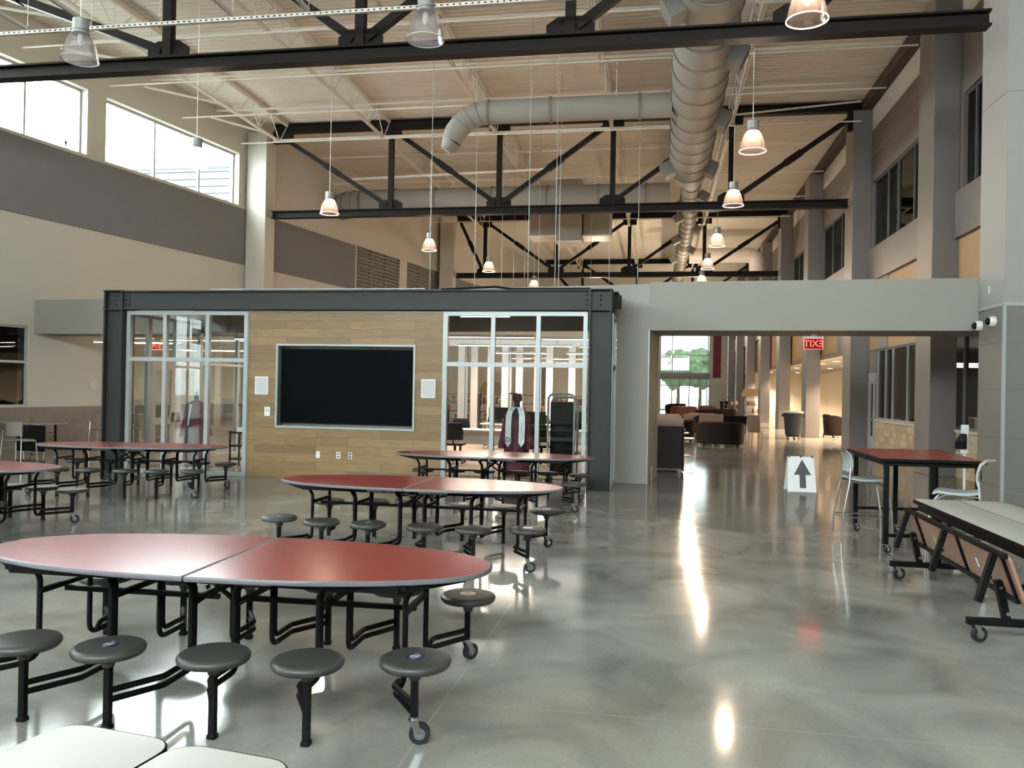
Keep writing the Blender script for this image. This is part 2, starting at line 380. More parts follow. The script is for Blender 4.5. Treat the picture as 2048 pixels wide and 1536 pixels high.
def window(name,f,u0,u1,z0,z1,mulls=(),trans=(),fm='alu',gm='glass',off=.1,fw=.06,d=.09,label=None):
    mb=MB()
    slab(mb,f,u0,u0+fw,z0,z1,off,off+d); slab(mb,f,u1-fw,u1,z0,z1,off,off+d)
    slab(mb,f,u0+fw,u1-fw,z0,z0+fw,off,off+d); slab(mb,f,u0+fw,u1-fw,z1-fw,z1,off,off+d)
    for u in mulls: slab(mb,f,u-fw/2,u+fw/2,z0+fw,z1-fw,off,off+d)
    for z in trans:
        e=[u0+fw]+[x for m_ in mulls for x in (m_-fw/2,m_+fw/2)]+[u1-fw]
        for a,b in zip(e[::2],e[1::2]): slab(mb,f,a,b,z-fw/2,z+fw/2,off,off+d)
    o=st(mb.build(name,fm)); us=[u0]+list(mulls)+[u1]; zs=[z0]+list(trans)+[z1]
    for a,b in zip(us,us[1:]):
        for c,e in zip(zs,zs[1:]):
            g=MB(); slab(g,f,a+fw/2,b-fw/2,c+fw/2,e-fw/2,off+d/2-.003,off+d/2+.003); g.build('pane',gm,o)
    return o
n=1
for a,b in CL:
    w_=(b-a); window('window_%d'%n,LW,a,b,7.95,9.75,(a+w_*.36,a+w_*.70),(),off=.22); n+=1
window('window_%d'%n,LW,-13.0,-8.76,1.06,3.12,(-11.6,-10.2),(2.2,),gm='glassdark',off=.04); n+=1
window('window_%d'%n,LW,-35.9,-29.5,.1,4.6,(-34.3,-32.7,-31.1),(2.4,),gm='glassdark',off=.1,fw=.09); n+=1
# room behind the ground-floor window
mb=MB(); 
slab(mb,LW,-14,-8,0,3.5,2.6,2.8); slab(mb,LW,-14,-8,3.3,3.5,.4,2.6); slab(mb,LW,-14,-8,-.02,.02,.4,2.6); slab(mb,LW,-14.2,-14,0,3.5,.4,2.8); slab(mb,LW,-8,-7.8,0,3.5,.4,2.8)
st(mb.build('wall_office','taupe'))
# door in left wall
mb=MB(); slab(mb,LW,-6.3,-6.22,0,2.15,-.03,.12); slab(mb,LW,-5.33,-5.25,0,2.15,-.03,.12); slab(mb,LW,-6.22,-5.33,2.07,2.15,-.03,.12); d=st(mb.build('door_1','jamb'))
mb=MB(); slab(mb,LW,-6.21,-5.34,.01,2.06,.03,.075); l=mb.build('door_leaf','jamb',d)
mb=MB(); slab(mb,LW,-6.12,-6.08,.95,1.15,-.03,.03); mb.build('door_handle','chrome',l)
# louvres
for k,(a,b) in enumerate(LV):
    t=empty('wall_louvre',(0,0,0),0,['slatted wall louvre beside the grey band, the nearer of two','slatted wall louvre high on the left wall, the farther of two'][k],'louvre','high wall louvres')
    mb=MB(); z=6.0
    while z<7.86:
        P=[LW(a,z,.16),LW(b,z,.16),LW(b,z+.09,.03),LW(a,z+.09,.03),LW(a,z+.02,.16),LW(b,z+.02,.16),LW(b,z+.115,.03),LW(a,z+.115,.03)]
        i=[mb.pt(p) for p in P]
        for q in ((0,3,2,1),(4,5,6,7),(0,1,5,4),(1,2,6,5),(2,3,7,6),(3,0,4,7)): mb.face([i[j] for j in q],0)
        z+=.165
    mb.build('slats','wallgrey',t)
    for u in (a,a+(b-a)/3,a+(b-a)*2/3,b-.05): mb=MB(); slab(mb,LW,u,u+.05,5.97,7.88,.05,.2); mb.build('louvre_post','column',t)
# ---------------- right wall
G='grout'
mats=['white_wall','stone','tanpanel','column','wallgrey','taupe','sill']
mb=MB()
def rs(y0,y1,z0,z1,m,o0=0,o1=.3): slab(mb,RW,y0,y1,z0,z1,o0,o1,m)
rs(Y0,15.4,0,11,0)
rs(15.4,26.35,0,.98,1); rs(27.15,28.2,0,.98,1)
rs(15.4,26.35,.98,1.03,6,-.04,.3); rs(27.15,28.2,.98,1.03,6,-.04,.3)
rs(26.35,27.15,2.42,3.12,5); rs(26.35,27.15,.0,.0001,5)
rs(27.62,28.2,1.03,3.12,5)
rs(15.4,28.2,3.12,5.2,2)
for i in range(7):
    a=28.26+7.7*i; rs(a,a+3.6,3.12,5.2,3); rs(a+3.6,a+7.7,3.12,5.2,2,.05,.35)
rs(15.4,82,8.32,9.93,3); rs(15.4,82,9.93,11,0)
for a,b in ((15.4,19.45),(20.55,27.16),(28.26,34.95),(35.96,42.6),(43.6,50.2),(51.2,57.8),(58.8,65.4),(66.4,73),(74,80)):
    rs(a,b,5.2,6.2,3,-.10,.3)
rs(19.3,20.7,5.2,8.32,3); rs(27.1,28.3,5.2,8.32,3)
for y in (34.95,42.6,50.2,57.8,65.4,73): rs(y,y+1.05,5.2,8.32,3)
st(mb.build('wall_right',mats))
mb=MB(); rsm=lambda *a,**k: slab(mb,RW,*a)
slab(mb,RW,25.04,26.0,3.12,5.2,-.035,-.001); slab(mb,RW,15.4,28.2,3.10,3.13,-.02,-.001)
slab(mb,RW,20.55,82,9.10,9.115,-.012,-.001)
st(mb.build('trim_3','wallgrey'))
mb=MB(); slab(mb,RW,15.4,82,10.62,10.94,-.28,-.002); st(mb.build('trim_4','brownsteel'))
window('window_%d'%n,RW,15.45,20.56,1.03,3.12,(17.75,19.15),(),fm='alud',gm='glassdark',off=.03,fw=.055); n+=1
window('window_%d'%n,RW,20.57,26.30,1.03,3.12,(21.9,23.27,24.66,25.4),(),fm='alu',gm='glassdark',off=.03,fw=.055); n+=1
for a,b,mu in ((15.45,19.4,(16.4,17.7,18.72)),(20.6,27.05,(22.98,24.44,25.48)),(28.3,34.9,(30,31.6,33.2)),(36,42.6,(37.6,39.2,40.9)),(43.6,50.2,(45.2,46.9,48.5)),(51.2,57.8,(53,54.6,56.2)),(58.8,65.4,(60.5,62,63.7))):
    window('window_%d'%n,RW,a,b,6.2,8.32,mu,(),fm='alud',gm='glassdark',off=.05,fw=.06); n+=1
# classroom door
mb=MB(); slab(mb,RW,26.35,26.43,0,2.42,-.02,.14); slab(mb,RW,27.07,27.15,0,2.42,-.02,.14); slab(mb,RW,26.43,27.07,2.36,2.42,-.02,.14)
d=st(mb.build('door_2','alu')); mb=MB(); wallgrid(mb,RW,26.44,27.06,.01,2.35,.05,[(26.62,26.9,.5,2.1)]); l=mb.build('door_leaf','alu',d)
mb=MB(); slab(mb,RW,26.62,26.9,.5,2.1,.02,.026); mb.build('door_glass','glassdark',d)
mb=MB(); slab(mb,RW,26.48,26.58,.95,1.1,-.07,0); mb.build('door_handle','chrome',l)
# rooms behind the right wall
mb=MB()
mb.box(10.5,10.7,Y0,82,0,11,0)                       # outer wall
st(mb.build('wall_east',['cream']))
mb=MB(); mb.box(6.72,10.5,15.2,28.4,3.14,3.3,0); mb.box(6.42,10.5,28.4,82,3.14,3.3,1); mb.box(6.72,10.5,14,82,5.0,5.15,2); mb.box(6.75,10.5,28.26,28.45,0,3.14,3); mb.box(6.45,10.5,58.9,59.1,0,3.14,4)
mb.box(6.72,10.5,15.2,15.38,0,3.14,3); mb.box(6.72,10.5,14.0,14.2,5.15,11,2)
st(mb.build('wall_alcove',['white_wall','taupe','dark','taupe','cream']))
mb=MB(); mb.box(10.40,10.498,15,82,5.15,10.9); st(mb.build('wall_loft','wrap'))
mb=MB(); mb.box(10.1,10.39,15,82,6.9,7.4); st(mb.build('trim_5','dark'))
# ---------------- columns
def column(x0,x1,y0,y1,h,label,group=None):
    mb=MB(); mb.box(x0,x1,y0,y1,0,h)
    return tag(mb.build('column','column',bevel=.012),label,'column',group)
CY=[(19.47,20.55),(27.16,28.26),(34.95,35.96),(42.6,43.6),(50.2,51.2),(57.8,58.8),(65.4,66.4),(73.0,74.0)]
lab=['tall grey column directly behind the high red-topped table','tall grey column just left of the high table, carrying the second roof truss','tall grey column just behind the grey rolling bin','tall grey column next beyond the bin, fourth from the front','tall grey column at the right end of the bookshelf','tall grey column seen just above the bookshelf middle','tall grey column next to last toward the entrance','farthest tall grey column, beside the maroon banner']
for (a,b),L in zip(CY,lab): column(5.85,6.398,a,b,10.6,L,'colonnade columns')
for (x,y,L) in ((-13.98,27.3,'pale grey column on the left wall where the second truss lands'),(-11.15,42.8,'pale grey column on the left wall where the third truss lands')):
    mb=MB(); mb.box(-.36,.36,-.36,.36,0,10.55); tag(mb.build('column','white_wall',None,(x,y,0),bevel=.01),L,'column','left wall columns')
# near clad pillar
t=empty('clad_pillar',(0,0,0),0,'broad near pillar, dark grey panels below and pale panels above','pillar')
mb=MB(); mb.box(5.40,8.4,14.35,15.40,0,3.22); mb.build('lower_cladding','pillargrey',t)
M['white_clad']=mat('pale_panel',(.29,.29,.272),.5)
mb=MB(); mb.box(5.40,8.4,14.35,15.40,3.26,10.95); mb.build('upper_cladding','white_clad',t)
mb=MB(); mb.box(5.385,8.4,14.335,15.415,3.21,3.27); mb.box(5.385,5.43,14.335,14.38,0,3.21); mb.build('edge_trim','alu',t)
mb=MB()
for z in (.31,1.09,1.87,2.63,6.63): mb.box(5.396,8.4,14.346,15.404,z,z+.008)
mb.build('panel_joint','grout',t)
mb=MB(); mb.box(5.392,5.40,14.93,14.99,3.48,3.60); tag(mb.build('wall_plate','outlet'),'small blank switch plate on the pale upper pillar panel','switch plate')
# ---------------- walls around the glazed room and the big opening
mb=MB(); mb.prism([(-.80,15.90),(-.19,15.80),(-.19,15.95),(-.80,16.05)],0,2.89); mb.prism([(-10.5,17.53),(-.19,15.80),(-.19,15.95),(-10.5,17.68)],2.89,3.765)
st(mb.build('wall_back','wallgrey'))
mb=MB(); mb.box(-.20,-.19+.012,15.79,15.80,0,2.89); st(mb.build('trim_6','alu'))
# sloping bulkhead over the opening
mb=MB(); P=[(-.19,15.80),(5.40,14.86),(5.85,14.86),(5.85,16.3),(-.01,17.36)]
mb.prism([(-.19,15.80),(5.398,15.42),(5.85,15.42),(5.85,16.9),(-.01,17.36)],2.89,3.80); st(mb.build('wall_bulkhead','bulkhead'))
mb=MB(); mb.prism([(-.80,16.05),(-.19,15.95),(-.19,15.80),(-.01,17.36),(-.80,17.36)],0,2.89); st(mb.build('wall_jamb','jamb'))
mb=MB(); mb.box(-.11,-.10,15.99,16.02,.0,.30); mb.box(-.012,-.006,17.3,17.37,0,2.89); st(mb.build('trim_7','alu'))
# left alcove bulkhead
mb=MB(); mb.prism([(-15.86,18.82),(-10.5,18.35),(-10.5,19.3),(-15.70,19.8)],2.93,3.80); st(mb.build('wall_alcove_bulkhead','bulkhead'))
# back wall behind the camera, with an unseen window added for more daylight
BW=lambda u,z,o: Vector((u,Y0-o,z))
bops=[(-13,6,5.9,9.0)]
mb=MB(); wallgrid(mb,BW,-22,13,0,11.2,.3,bops); st(mb.build('wall_front','white_wall'))
window('window_%d'%n,BW,-13,6,5.9,9.0,(-9.2,-5.4,-1.6,2.2),(),off=.1); n+=1
# far end wall and the entrance glazing
EW=lambda u,z,o: Vector((u,Y1+o,z))
mb=MB(); wallgrid(mb,EW,-12,13,0,11.2,.3,[(.1,4.75,.0,9.2)]); st(mb.build('wall_far','white_wall'))
window('window_%d'%n,EW,.1,4.75,3.45,9.2,(1.25,4.55),(5.2,7.3),fm='alud',gm='entryglass',off=.05,fw=.09); n+=1
window('window_%d'%n,EW,.1,4.75,0,3.0,(1.25,1.9,2.85,3.8,4.5),(2.32,),fm='alud',gm='entryglass',off=.05,fw=.08); n+=1
mb=MB(); slab(mb,EW,.1,4.75,3.0,3.45,-.1,.25); st(mb.build('trim_8','column'))
# outside
mb=MB(); mb.box(-120,120,-90,220,-.35,-.2); tag(mb.build('outdoor_ground','ground'),'pale paving outside the far entrance','ground',kind='stuff')
# building outside the clerestory
t=empty('neighbour_building',(-34,42,0),R(0),'pale corrugated building seen outside through the second high window','building')
mb=MB(); mb.box(-.5,19,0,12,-.2,13.6,0); mb.box(-.7,19.2,-.3,12.2,13.6,13.9,1); mb.build('wall',['siding','alu'],t)
mb=MB()
z=9.0
while z<13.5: mb.box(-.5,19,-.10,0,z,z+.2,0); z+=.40
mb.build('siding_ribs','siding',t)
mb=MB()
for xx in (1.2,2.1): mb.box(xx,xx+.14,-1.0,-.86,0,15.2,0)
for k in range(38): mb.box(1.2,2.2,-1.0,-.9,k*.4,k*.4+.09,0)
mb.box(1.1,2.3,-1.0,.4,14.9,15.1,0)
mb.build('roof_ladder','alu',t)
# trees outside the entrance
def blob(name,c,r,mt,label,seed):
    random.seed(seed); bm=bmesh.new(); bmesh.ops.create_icosphere(bm,subdivisions=4,radius=1)
    from mathutils import noise as N
    for v in bm.verts:
        k=1+.35*N.noise(v.co*2.3+Vector((seed,0,0)))+.18*N.noise(v.co*6+Vector((0,seed,0)))
        v.co=Vector((v.co.x*r*k,v.co.y*r*k,v.co.z*r*.9*k))
    me=bpy.data.meshes.new(name); bm.to_mesh(me); bm.free(); me.materials.append(M[mt])
    t=empty('tree',c,0,label,'tree'); o=bpy.data.objects.new('crown',me); COL.objects.link(o); o.parent=t; o.location=(0,0,2.0+r)
    mb=MB(); mb.tube([(0,0,-.19),(0.05,0,1.5),(0,0,3)],[.22,.18,.14],8); mb.build('trunk',mat('bark_%d'%seed,(.12,.08,.05),.9),t); return t
blob('tree',(2.3,101,0),2.4,'lawn','green tree outside, left half of the entrance glass',3)
blob('tree',(5.2,108,0),2.6,'lawn','green tree outside, right half of the entrance glass',5)
# maroon banner beside entrance
t=empty('hanging_banner',(5.36,79.93,0),0,'tall maroon banner hanging beside the far entrance','banner')
mb=MB(); mb.box(-.36,.36,-.02,.02,3.1,7.6); mb.build('cloth','banner',t); mb=MB(); mb.tube([(-.4,0,7.65),(.4,0,7.65)],.05); mb.build('rod','alu',t)
# ================================================================ ROOF STEEL
NX=[-9.2,-5.4,-1.6,2.18]
def ibeam(mb,x0,x1,y,z0,z1,w=.26,tf=.035,m=0):
    mb.box(x0,x1,y-w/2,y+w/2,z0,z0+tf,m); mb.box(x0,x1,y-w/2,y+w/2,z1-tf,z1,m); mb.box(x0,x1,y-.012,y+.012,z0+tf,z1-tf,m)
def truss(y,xl,xr,label,short=False):
    t=empty('roof_truss',(0,y,0),0,label,'roof truss','black roof trusses')
    mb=MB(); ibeam(mb,xl,xr,0,7.60,7.86); mb.build('bottom_chord','truss',t)
    mb=MB(); ibeam(mb,xl,xr+.5,0,10.60,10.90); mb.build('top_chord','truss',t)
    nx=[x for x in NX if x>xl+1]
    for x in nx:
        mb=MB(); mb.box(x-.085,x+.085,-.085,.085,7.86,10.6); mb.build('vertical_post','truss',t)
    L=[(xl+.2,10.55,nx[0]-.12,8.0)]
    if len(nx)==4: L+=[(nx[0]+.1,10.55,nx[1]-.12,8.0),(nx[2]-.1,10.55,nx[1]+.12,8.0),(nx[2]+.12,8.0,nx[3]-.1,10.55)]
    elif len(nx)==3: L+=[(nx[0]+.1,10.55,nx[1]-.12,8.0),(nx[1]+.12,8.0,nx[2]-.1,10.55)]
    elif len(nx)==2: L+=[(nx[0]+.12,8.0,nx[1]-.1,10.55)]
    L+=[(xr+.1,10.45,nx[-1]+.15,8.0)]
    for x0,z0,x1,z1 in L:
        mb=MB(); mb.bar((x0,0,z0),(x1,0,z1),.15); 
        c=Vector(((x0+x1)/2,0,(z0+z1)/2)); d=(Vector((x1,0,z1))-Vector((x0,0,z0))).normalized()
        mb.bar(c-d*.3,c+d*.3,.20); mb.build('diagonal_brace','truss',t)
    for x in nx:
        mb=MB(); mb.prism([(x-.42,7.86),(x+.42,7.86),(x+.42,8.05),(x+.22,8.18),(x-.22,8.18),(x-.42,8.05)],-.02,.02)
        for i,v in enumerate(mb.v): mb.v[i]=Vector((v.x,v.z,v.y))
        mb.build('gusset_plate','truss',t)
    for x in nx:
        mb=MB(); mb.box(x-.35,x+.35,-.02,.02,10.3,10.6); mb.build('gusset_plate','truss',t)
    mb=MB(); mb.box(xr-.05,xr+.75,-.1,.1,10.0,10.6); mb.build('end_plate','truss',t)
    if y>40: return t
    mb=MB(); mb.box(xl-.0,xl+.7,-.09,.09,10.25,10.6); mb.build('end_plate','truss',t)
    return t
truss(14.2,-16.2,5.06,'nearest black roof truss, its chord crossing the top of the picture')
truss(27.35,-13.55,5.74,'second black roof truss, above the glass room and wall screen')
truss(43.1,-10.75,5.80,'third black roof truss, low beyond the hanging rods')
truss(58.3,-8.0,5.80,'fourth black roof truss, far down the hall')
truss(73.5,-5.5,5.80,'last black roof truss near the far entrance')
# bar joists along the hall
def joist(x,y0,y1,label):
    t=empty('bar_joist',(x,0,0),0,label,'joist','white roof joists')
    ya,yb=y0+.55,y1-.55
    mb=MB(); 
    for s in (-1,1): mb.box(s*.03-.028*(s<0)*1-.0,s*.03+.028*(s>0),y0,y1,10.86,10.94)
    for s in (-1,1): mb.box(min(s*.014,s*.05),max(s*.014,s*.05),y0,y1,10.80,10.94)
    mb.build('top_chord','joist',t)
    mb=MB()
    for s in (-1,1): mb.box(min(s*.012,s*.05),max(s*.012,s*.05),ya,yb,10.08,10.14)
    mb.build('bottom_chord','joist',t)
    mb=MB(); n_=max(1,round((yb-ya)/1.5)); st_=(yb-ya)/n_
    for k in range(n_):
        a=ya+k*st_; mb.tube([(0,a,10.11),(0,a+st_/2,10.86)],.017,5); mb.tube([(0,a+st_/2,10.86),(0,a+st_,10.11)],.017,5); mb.tube([(0,a,10.11),(0,a,10.86)],.013,5)
    mb.tube([(0,ya,10.11),(0,y0,10.8)],.02,5); mb.tube([(0,yb,10.11),(0,y1,10.8)],.02,5)
    mb.build('web_rods','joist',t)
spans=[(Y0+.1,14.05,'before the first truss'),(14.35,27.2,'first to second truss'),(27.5,42.95,'second to third truss'),(43.25,58.15,'beyond the third truss')]
names={-13.0:'joist hugging the left wall',-9.25:'joist over the left screen edge',-5.4:'middle joist above the glass room',-1.6:'joist left of the big duct',2.1:'joist just right of the big duct'}
for y0,y1,sn in spans:
    for x,nm in names.items():
        if x<lx(y1)+.9: continue
        joist(x,y0,y1,'white %s, %s'%(nm,sn))
# horizontal bridging angles and side braces
def brace(a,b,r,label,name='roof_brace'):
    mb=MB(); mb.tube([a,b],r,6); return tag(mb.build(name,'joist'),label,'brace','white roof braces')
for i,(y,w) in enumerate(((16.9,'nearest the first truss'),(19.6,'second beyond the first truss'),(22.4,'third beyond the first truss'),(25.2,'nearest in front of the second truss'),(31,'first behind the second truss'),(35,'second behind the second truss'),(39,'third behind the second truss'))):
    brace((lx(y)+.6,y,10.75),(5.9,y,10.75),.036,'white bridging rod right across the roof, %s'%w,'bridging_rod')
    brace((lx(y+1.25)+.62,y+1.25,10.03),(5.9,y+1.25,10.03),.022,'thin white bridging rod across the joist bottoms, %s'%w,'bridging_rod')
    brace((2.1,y+.5,10.12),(5.95,y+1.5,10.72),.03,'white sloping brace from joist to right wall beam, %s'%w)
    if y<27: brace((-13.0,y+.5,10.12),(lx(y)+.75,y-.6,10.35),.035,'white sloping brace from joist to left wall, %s'%w)
brace((-13.2,26.6,10.14),(2.1,26.6,10.14),.04,'white conduit strung along the second truss top chord','ceiling_conduit')
brace((-12.3,30.9,9.85),(-4.2,30.2,9.85),.05,'white pipe rising behind the second truss at left','ceiling_conduit')
# edge beam
# strut channel grid near the camera
t=empty('strut_channel_grid',(0,0,0),0,'white perforated strut channels hung in front of the first truss','strut grid')
mb=MB(); mb.box(-13.2,-1.2,13.28,13.34,8.06,8.12); mb.build('cross_channel','joist',t)
for k,x in enumerate((-12.75,-11.45,-10.15,-8.8,-7.4,-6.0,-4.7,-3.3)):
    mb=MB(); mb.box(x-.03,x+.03,6.5,13.28,8.12,8.18); mb.build('strut','joist',t)
    mb=MB(); mb.tube([(x,13.3,8.15),(x,13.3,10.95)],.006,5); mb.build('hanger_rod','joist',t)
mb=MB()
for k in range(110): mb.box(-13.0+k*.106,-12.965+k*.106,13.275,13.279,8.08,8.10)
tag(mb.build('slot_row','blackmatte',t),kind='stuff')
# ================================================================ DUCTS
def ringtube(mb,pts,r,n=28,m=0): mb.tube(pts,r,n,m,smooth=True)
t=empty('spiral_duct',(0,0,0),0,'big round grey duct running away along the hall','duct')
mb=MB(); ringtube(mb,[(.80,6,9.2),(.86,27.6,9.2)],.64); mb.build('large_section','duct',t)
mb=MB(); mb.tube([(.86,27.6,9.2),(.89,28.3,9.18),(1.0,29.6,9.15)],[.64,.60,.36],28); mb.build('reducer','duct',t)
mb=MB(); ringtube(mb,[(1.0,29.6,9.15),(1.15,36,9.15),(1.15,60,9.15)],.33); mb.build('small_section','duct',t)
y=6.5
while y<28: mb=MB(); mb.tube([(.80+.06*(y-6)/21.6,y-.025,9.2),(.80+.06*(y-6)/21.6,y+.025,9.2)],.672,28); mb.build('joint_ring','ductring',t); y+=1.05
y=30
while y<60: mb=MB(); mb.tube([(1.03 if y<33 else 1.14,y-.02,9.15),(1.03 if y<33 else 1.14,y+.02,9.15)],.355,24); mb.build('joint_ring','ductring',t); y+=1.15
for (y,s,big) in ((15.6,-1,1),(18.0,1,1),(22.2,1,1),(27.0,-1,1),(27.0,1,1),(31.2,1,0),(32.6,-1,0),(35.0,-1,0),(37.4,1,0),(40.0,-1,0),(43,1,0),(46,-1,0)):
    mb=MB(); rr=.62 if big else .33; xc=.84 if big else 1.1; Mx=Matrix.Translation((xc,y,9.2 if big else 9.15))@Matrix.Rotation(s*R(28),4,'Y')
    w_=.22 if big else .17; mb.box(min(s*rr*.9,s*(rr+.32)),max(s*rr*.9,s*(rr+.32)),-w_*1.3,w_*1.3,-w_,w_,0,Mx); mb.build('air_outlet','ductring',t)
for y in (9,14,19.2,24.5): 
    mb=MB(); mb.tube([(.8,y,9.8),(.8,y,10.95)],.012,5); mb.build('hanger','joist',t)
t=empty('branch_duct',(0,0,0),0,'grey branch duct with downturned elbow at its left end','duct')
mb=MB(); ringtube(mb,[(.215,21.5,9.07),(-4.55,21.5,9.07)],.31); mb.build('straight_run','duct',t)
mb=MB(); arc=[(-4.55-1.05*math.sin(R(a)),21.5,9.07-1.0*(1-math.cos(R(a)))) for a in range(0,76,15)]
mb.tube(arc,[.31,.31,.31,.31,.30,.27],24); mb.tube([arc[-1],(-5.72,21.5,8.1)],[.27,.16],20); mb.build('elbow','duct',t)
for x in (-.6,-2.9,-4.55): mb=MB(); mb.tube([(x-.03,21.5,9.07),(x+.03,21.5,9.07)],.34,24); mb.build('joint_ring','ductring',t)
for a,b in zip(arc[1:4],arc[2:5]): 
    d=(Vector(b)-Vector(a)).normalized()*.02; mb=MB(); mb.tube([Vector(a)-d,Vector(a)+d],.322,24); mb.build('joint_ring','ductring',t)
mb=MB(); mb.tube([(-4.9,21.5,9.35),(-4.9,21.5,10.95)],.008,5); mb.tube([(-1.2,21.5,9.35),(-1.2,21.5,10.95)],.008,5); mb.build('hanger','joist',t)
t=empty('cross_duct',(0,0,0),0,'large grey duct running left behind the second truss into the left wall','duct')
mb=MB(); arc=[(-12.0-1.3*math.sin(R(a)),32.2+1.3*(1-math.cos(R(a))),9.2) for a in range(0,61,15)]
mb.tube([(.30,32.2,9.2),(-12.0,32.2,9.2)],.53,26); mb.build('straight_run','duct',t)
mb=MB(); mb.tube(arc,.53,26); mb.build('elbow','duct',t)
for x in (-.6,-2.4,-4.4,-6.6,-8.9,-10.6,-12.0): mb=MB(); mb.tube([(x-.03,32.2,9.2),(x+.03,32.2,9.2)],.56,26); mb.build('joint_ring','ductring',t)
for i in (1,2,3):
    d=(Vector(arc[i])-Vector(arc[i-1])).normalized()*.02; mb=MB(); mb.tube([Vector(arc[i])-d,Vector(arc[i])+d],.548,26); mb.build('joint_ring','ductring',t)
for (x0,x1,z0,z1,y,L) in ((-5.75,-4.55,8.55,9.9,36.3,'square grey air plenum box, left of a hanging trio'),(-4.5,-3.45,8.25,11.0,36.0,'tallest square grey air plenum box, middle of the hanging trio'),(-3.4,-2.2,8.6,10.3,36.6,'square grey air plenum box, right of the hanging trio')):
    t=empty('plenum_box',(0,0,0),0,L,'air box','hanging air boxes')
    mb=MB(); mb.box(x0,x1,y,y+1.3,z0,z1); mb.build('casing','duct',t,bevel=.01)
    mb=MB(); mb.box(x0-.04,x1+.04,y-.04,y+1.34,z0-.06,z0); mb.build('grille','joist',t)
    mb=MB(); 
    for x in (x0+.1,x1-.1): mb.tube([(x,y+.6,z1),(x,y+.6,11)],.02,5)
    mb.build('hanger','joist',t)
t=empty('cross_duct',(0,0,0),0,'small white elbow duct by the right wall beyond the third truss','duct')
mb=MB(); mb.tube(fillet([(1.55,47,9.3),(5.2,47,9.3),(5.2,47,8.2)],.8,6),.42,20); mb.build('straight_run','joist',t); mb=MB(); mb.tube([(3.5,47,9.7),(3.5,47,10.96)],.015,6); mb.build('hanger','joist',t)
# ================================================================ PENDANT LAMPS
def make_pendant():
    t=empty('pendant_lamp')
    mb=MB(); mb.lathe([(.030,.62),(.055,.60),(.115,.60),(.115,.44),(.105,.43),(.12,.42),(.12,.385),(.03,.385)],n=24); mb.build('socket','socket',t)
    mb=MB(); out=[(.115,.40),(.150,.36),(.195,.27),(.228,.16),(.248,.06),(.262,.0)]
    mb.lathe(out+[(r-.006,z) for r,z in out[::-1]],n=32,cap=False); mb.build('glass_shade','shade',t)
    mb=MB(); mb.lathe([(.256,.006),(.266,.004),(.268,-.006),(.256,-.008),(.256,.006)],n=32,cap=False); mb.build('shade_rim','rim',t)
    mb=MB(); mb.lathe([(.010,.40),(.035,.37),(.045,.30),(.035,.24),(.015,.215),(.004,.21)],n=16); b=mb.build('bulb','bulb',t)
    mb=MB(); mb.tube([(0,0,.60),(0,0,4.42)],.009,6); mb.build('stem','joist',t)
    return t
M['rim']=emit('glowing_glass_rim',(1.0,.80,.66),2.2)  # rim emits a glow, standing in for lamp light caught in the glass
PL=[]
def light_at(x,y,z,e=PENDANT_W,r=.10,col=PENDANT_COL):
    l=bpy.data.lights.new('lamp_light','POINT'); l.energy=e; l.color=col; l.shadow_soft_size=r
    o=bpy.data.objects.new('lamp_light',l); COL.objects.link(o); o.location=(x,y,z); return o
pend=make_pendant()
spots=[(1.80,11.1,'glass pendant lamp nearest in the right row, cut by the top edge of the photo'),(1.76,17.0,'lit glass pendant lamp second in the right row, beside the big duct'),
(1.81,21.9,'lit glass pendant lamp third in the right row, in front of the second truss chord'),(1.81,27.9,'lit glass pendant lamp fourth in the right row, just below the second truss chord'),
(1.80,33.1,'lit glass pendant lamp fifth in the right row'),(1.82,37.9,'lit glass pendant lamp sixth in the right row, just above the bulkhead'),
(-8.61,11.05,'unlit-looking glass pendant lamp at far upper left, before the first truss'),(-3.26,11.04,'clear glass pendant lamp top centre, in front of the first truss'),
(-10.15,16.8,'glass pendant lamp hanging against the clerestory window'),(-9.15,21.9,'lit glass pendant lamp above the left end of the glass room'),
(-8.01,28.1,'lit glass pendant lamp above the wall screen'),(-6.97,33.4,'lit glass pendant lamp right of the wall louvres'),(-5.95,39.2,'smallest lit glass pendant lamp just above the dark steel beam')]
for i,(x,y,L) in enumerate(spots):
    if i==0: p=pend; tag(p,L,'pendant lamp','glass pendant lamps'); p.location=(x,y,6.55)
    else: p=dup(pend,(x,y,6.55),0,L,'glass pendant lamps','pendant lamp')
    if i in (6,7,8):
        for c in p.children:
            k={'bulb':'bulb_off','shade_rim':'rim_off','glass_shade':'shade_off'}.get(c.name.split('.')[0])
            if i==8 and k=='bulb_off': k=None
            if k: c.data=c.data.copy(); c.data.materials[0]=M[k]
    if i not in (6,7): light_at(x,y,6.85)
for x,y in ((1.8,44),(1.8,52),(-3.5,46),(1.8,62),(2,72)): light_at(x,y,6.8,300)  # bare point lights added to brighten the far hall, no lamp bodies
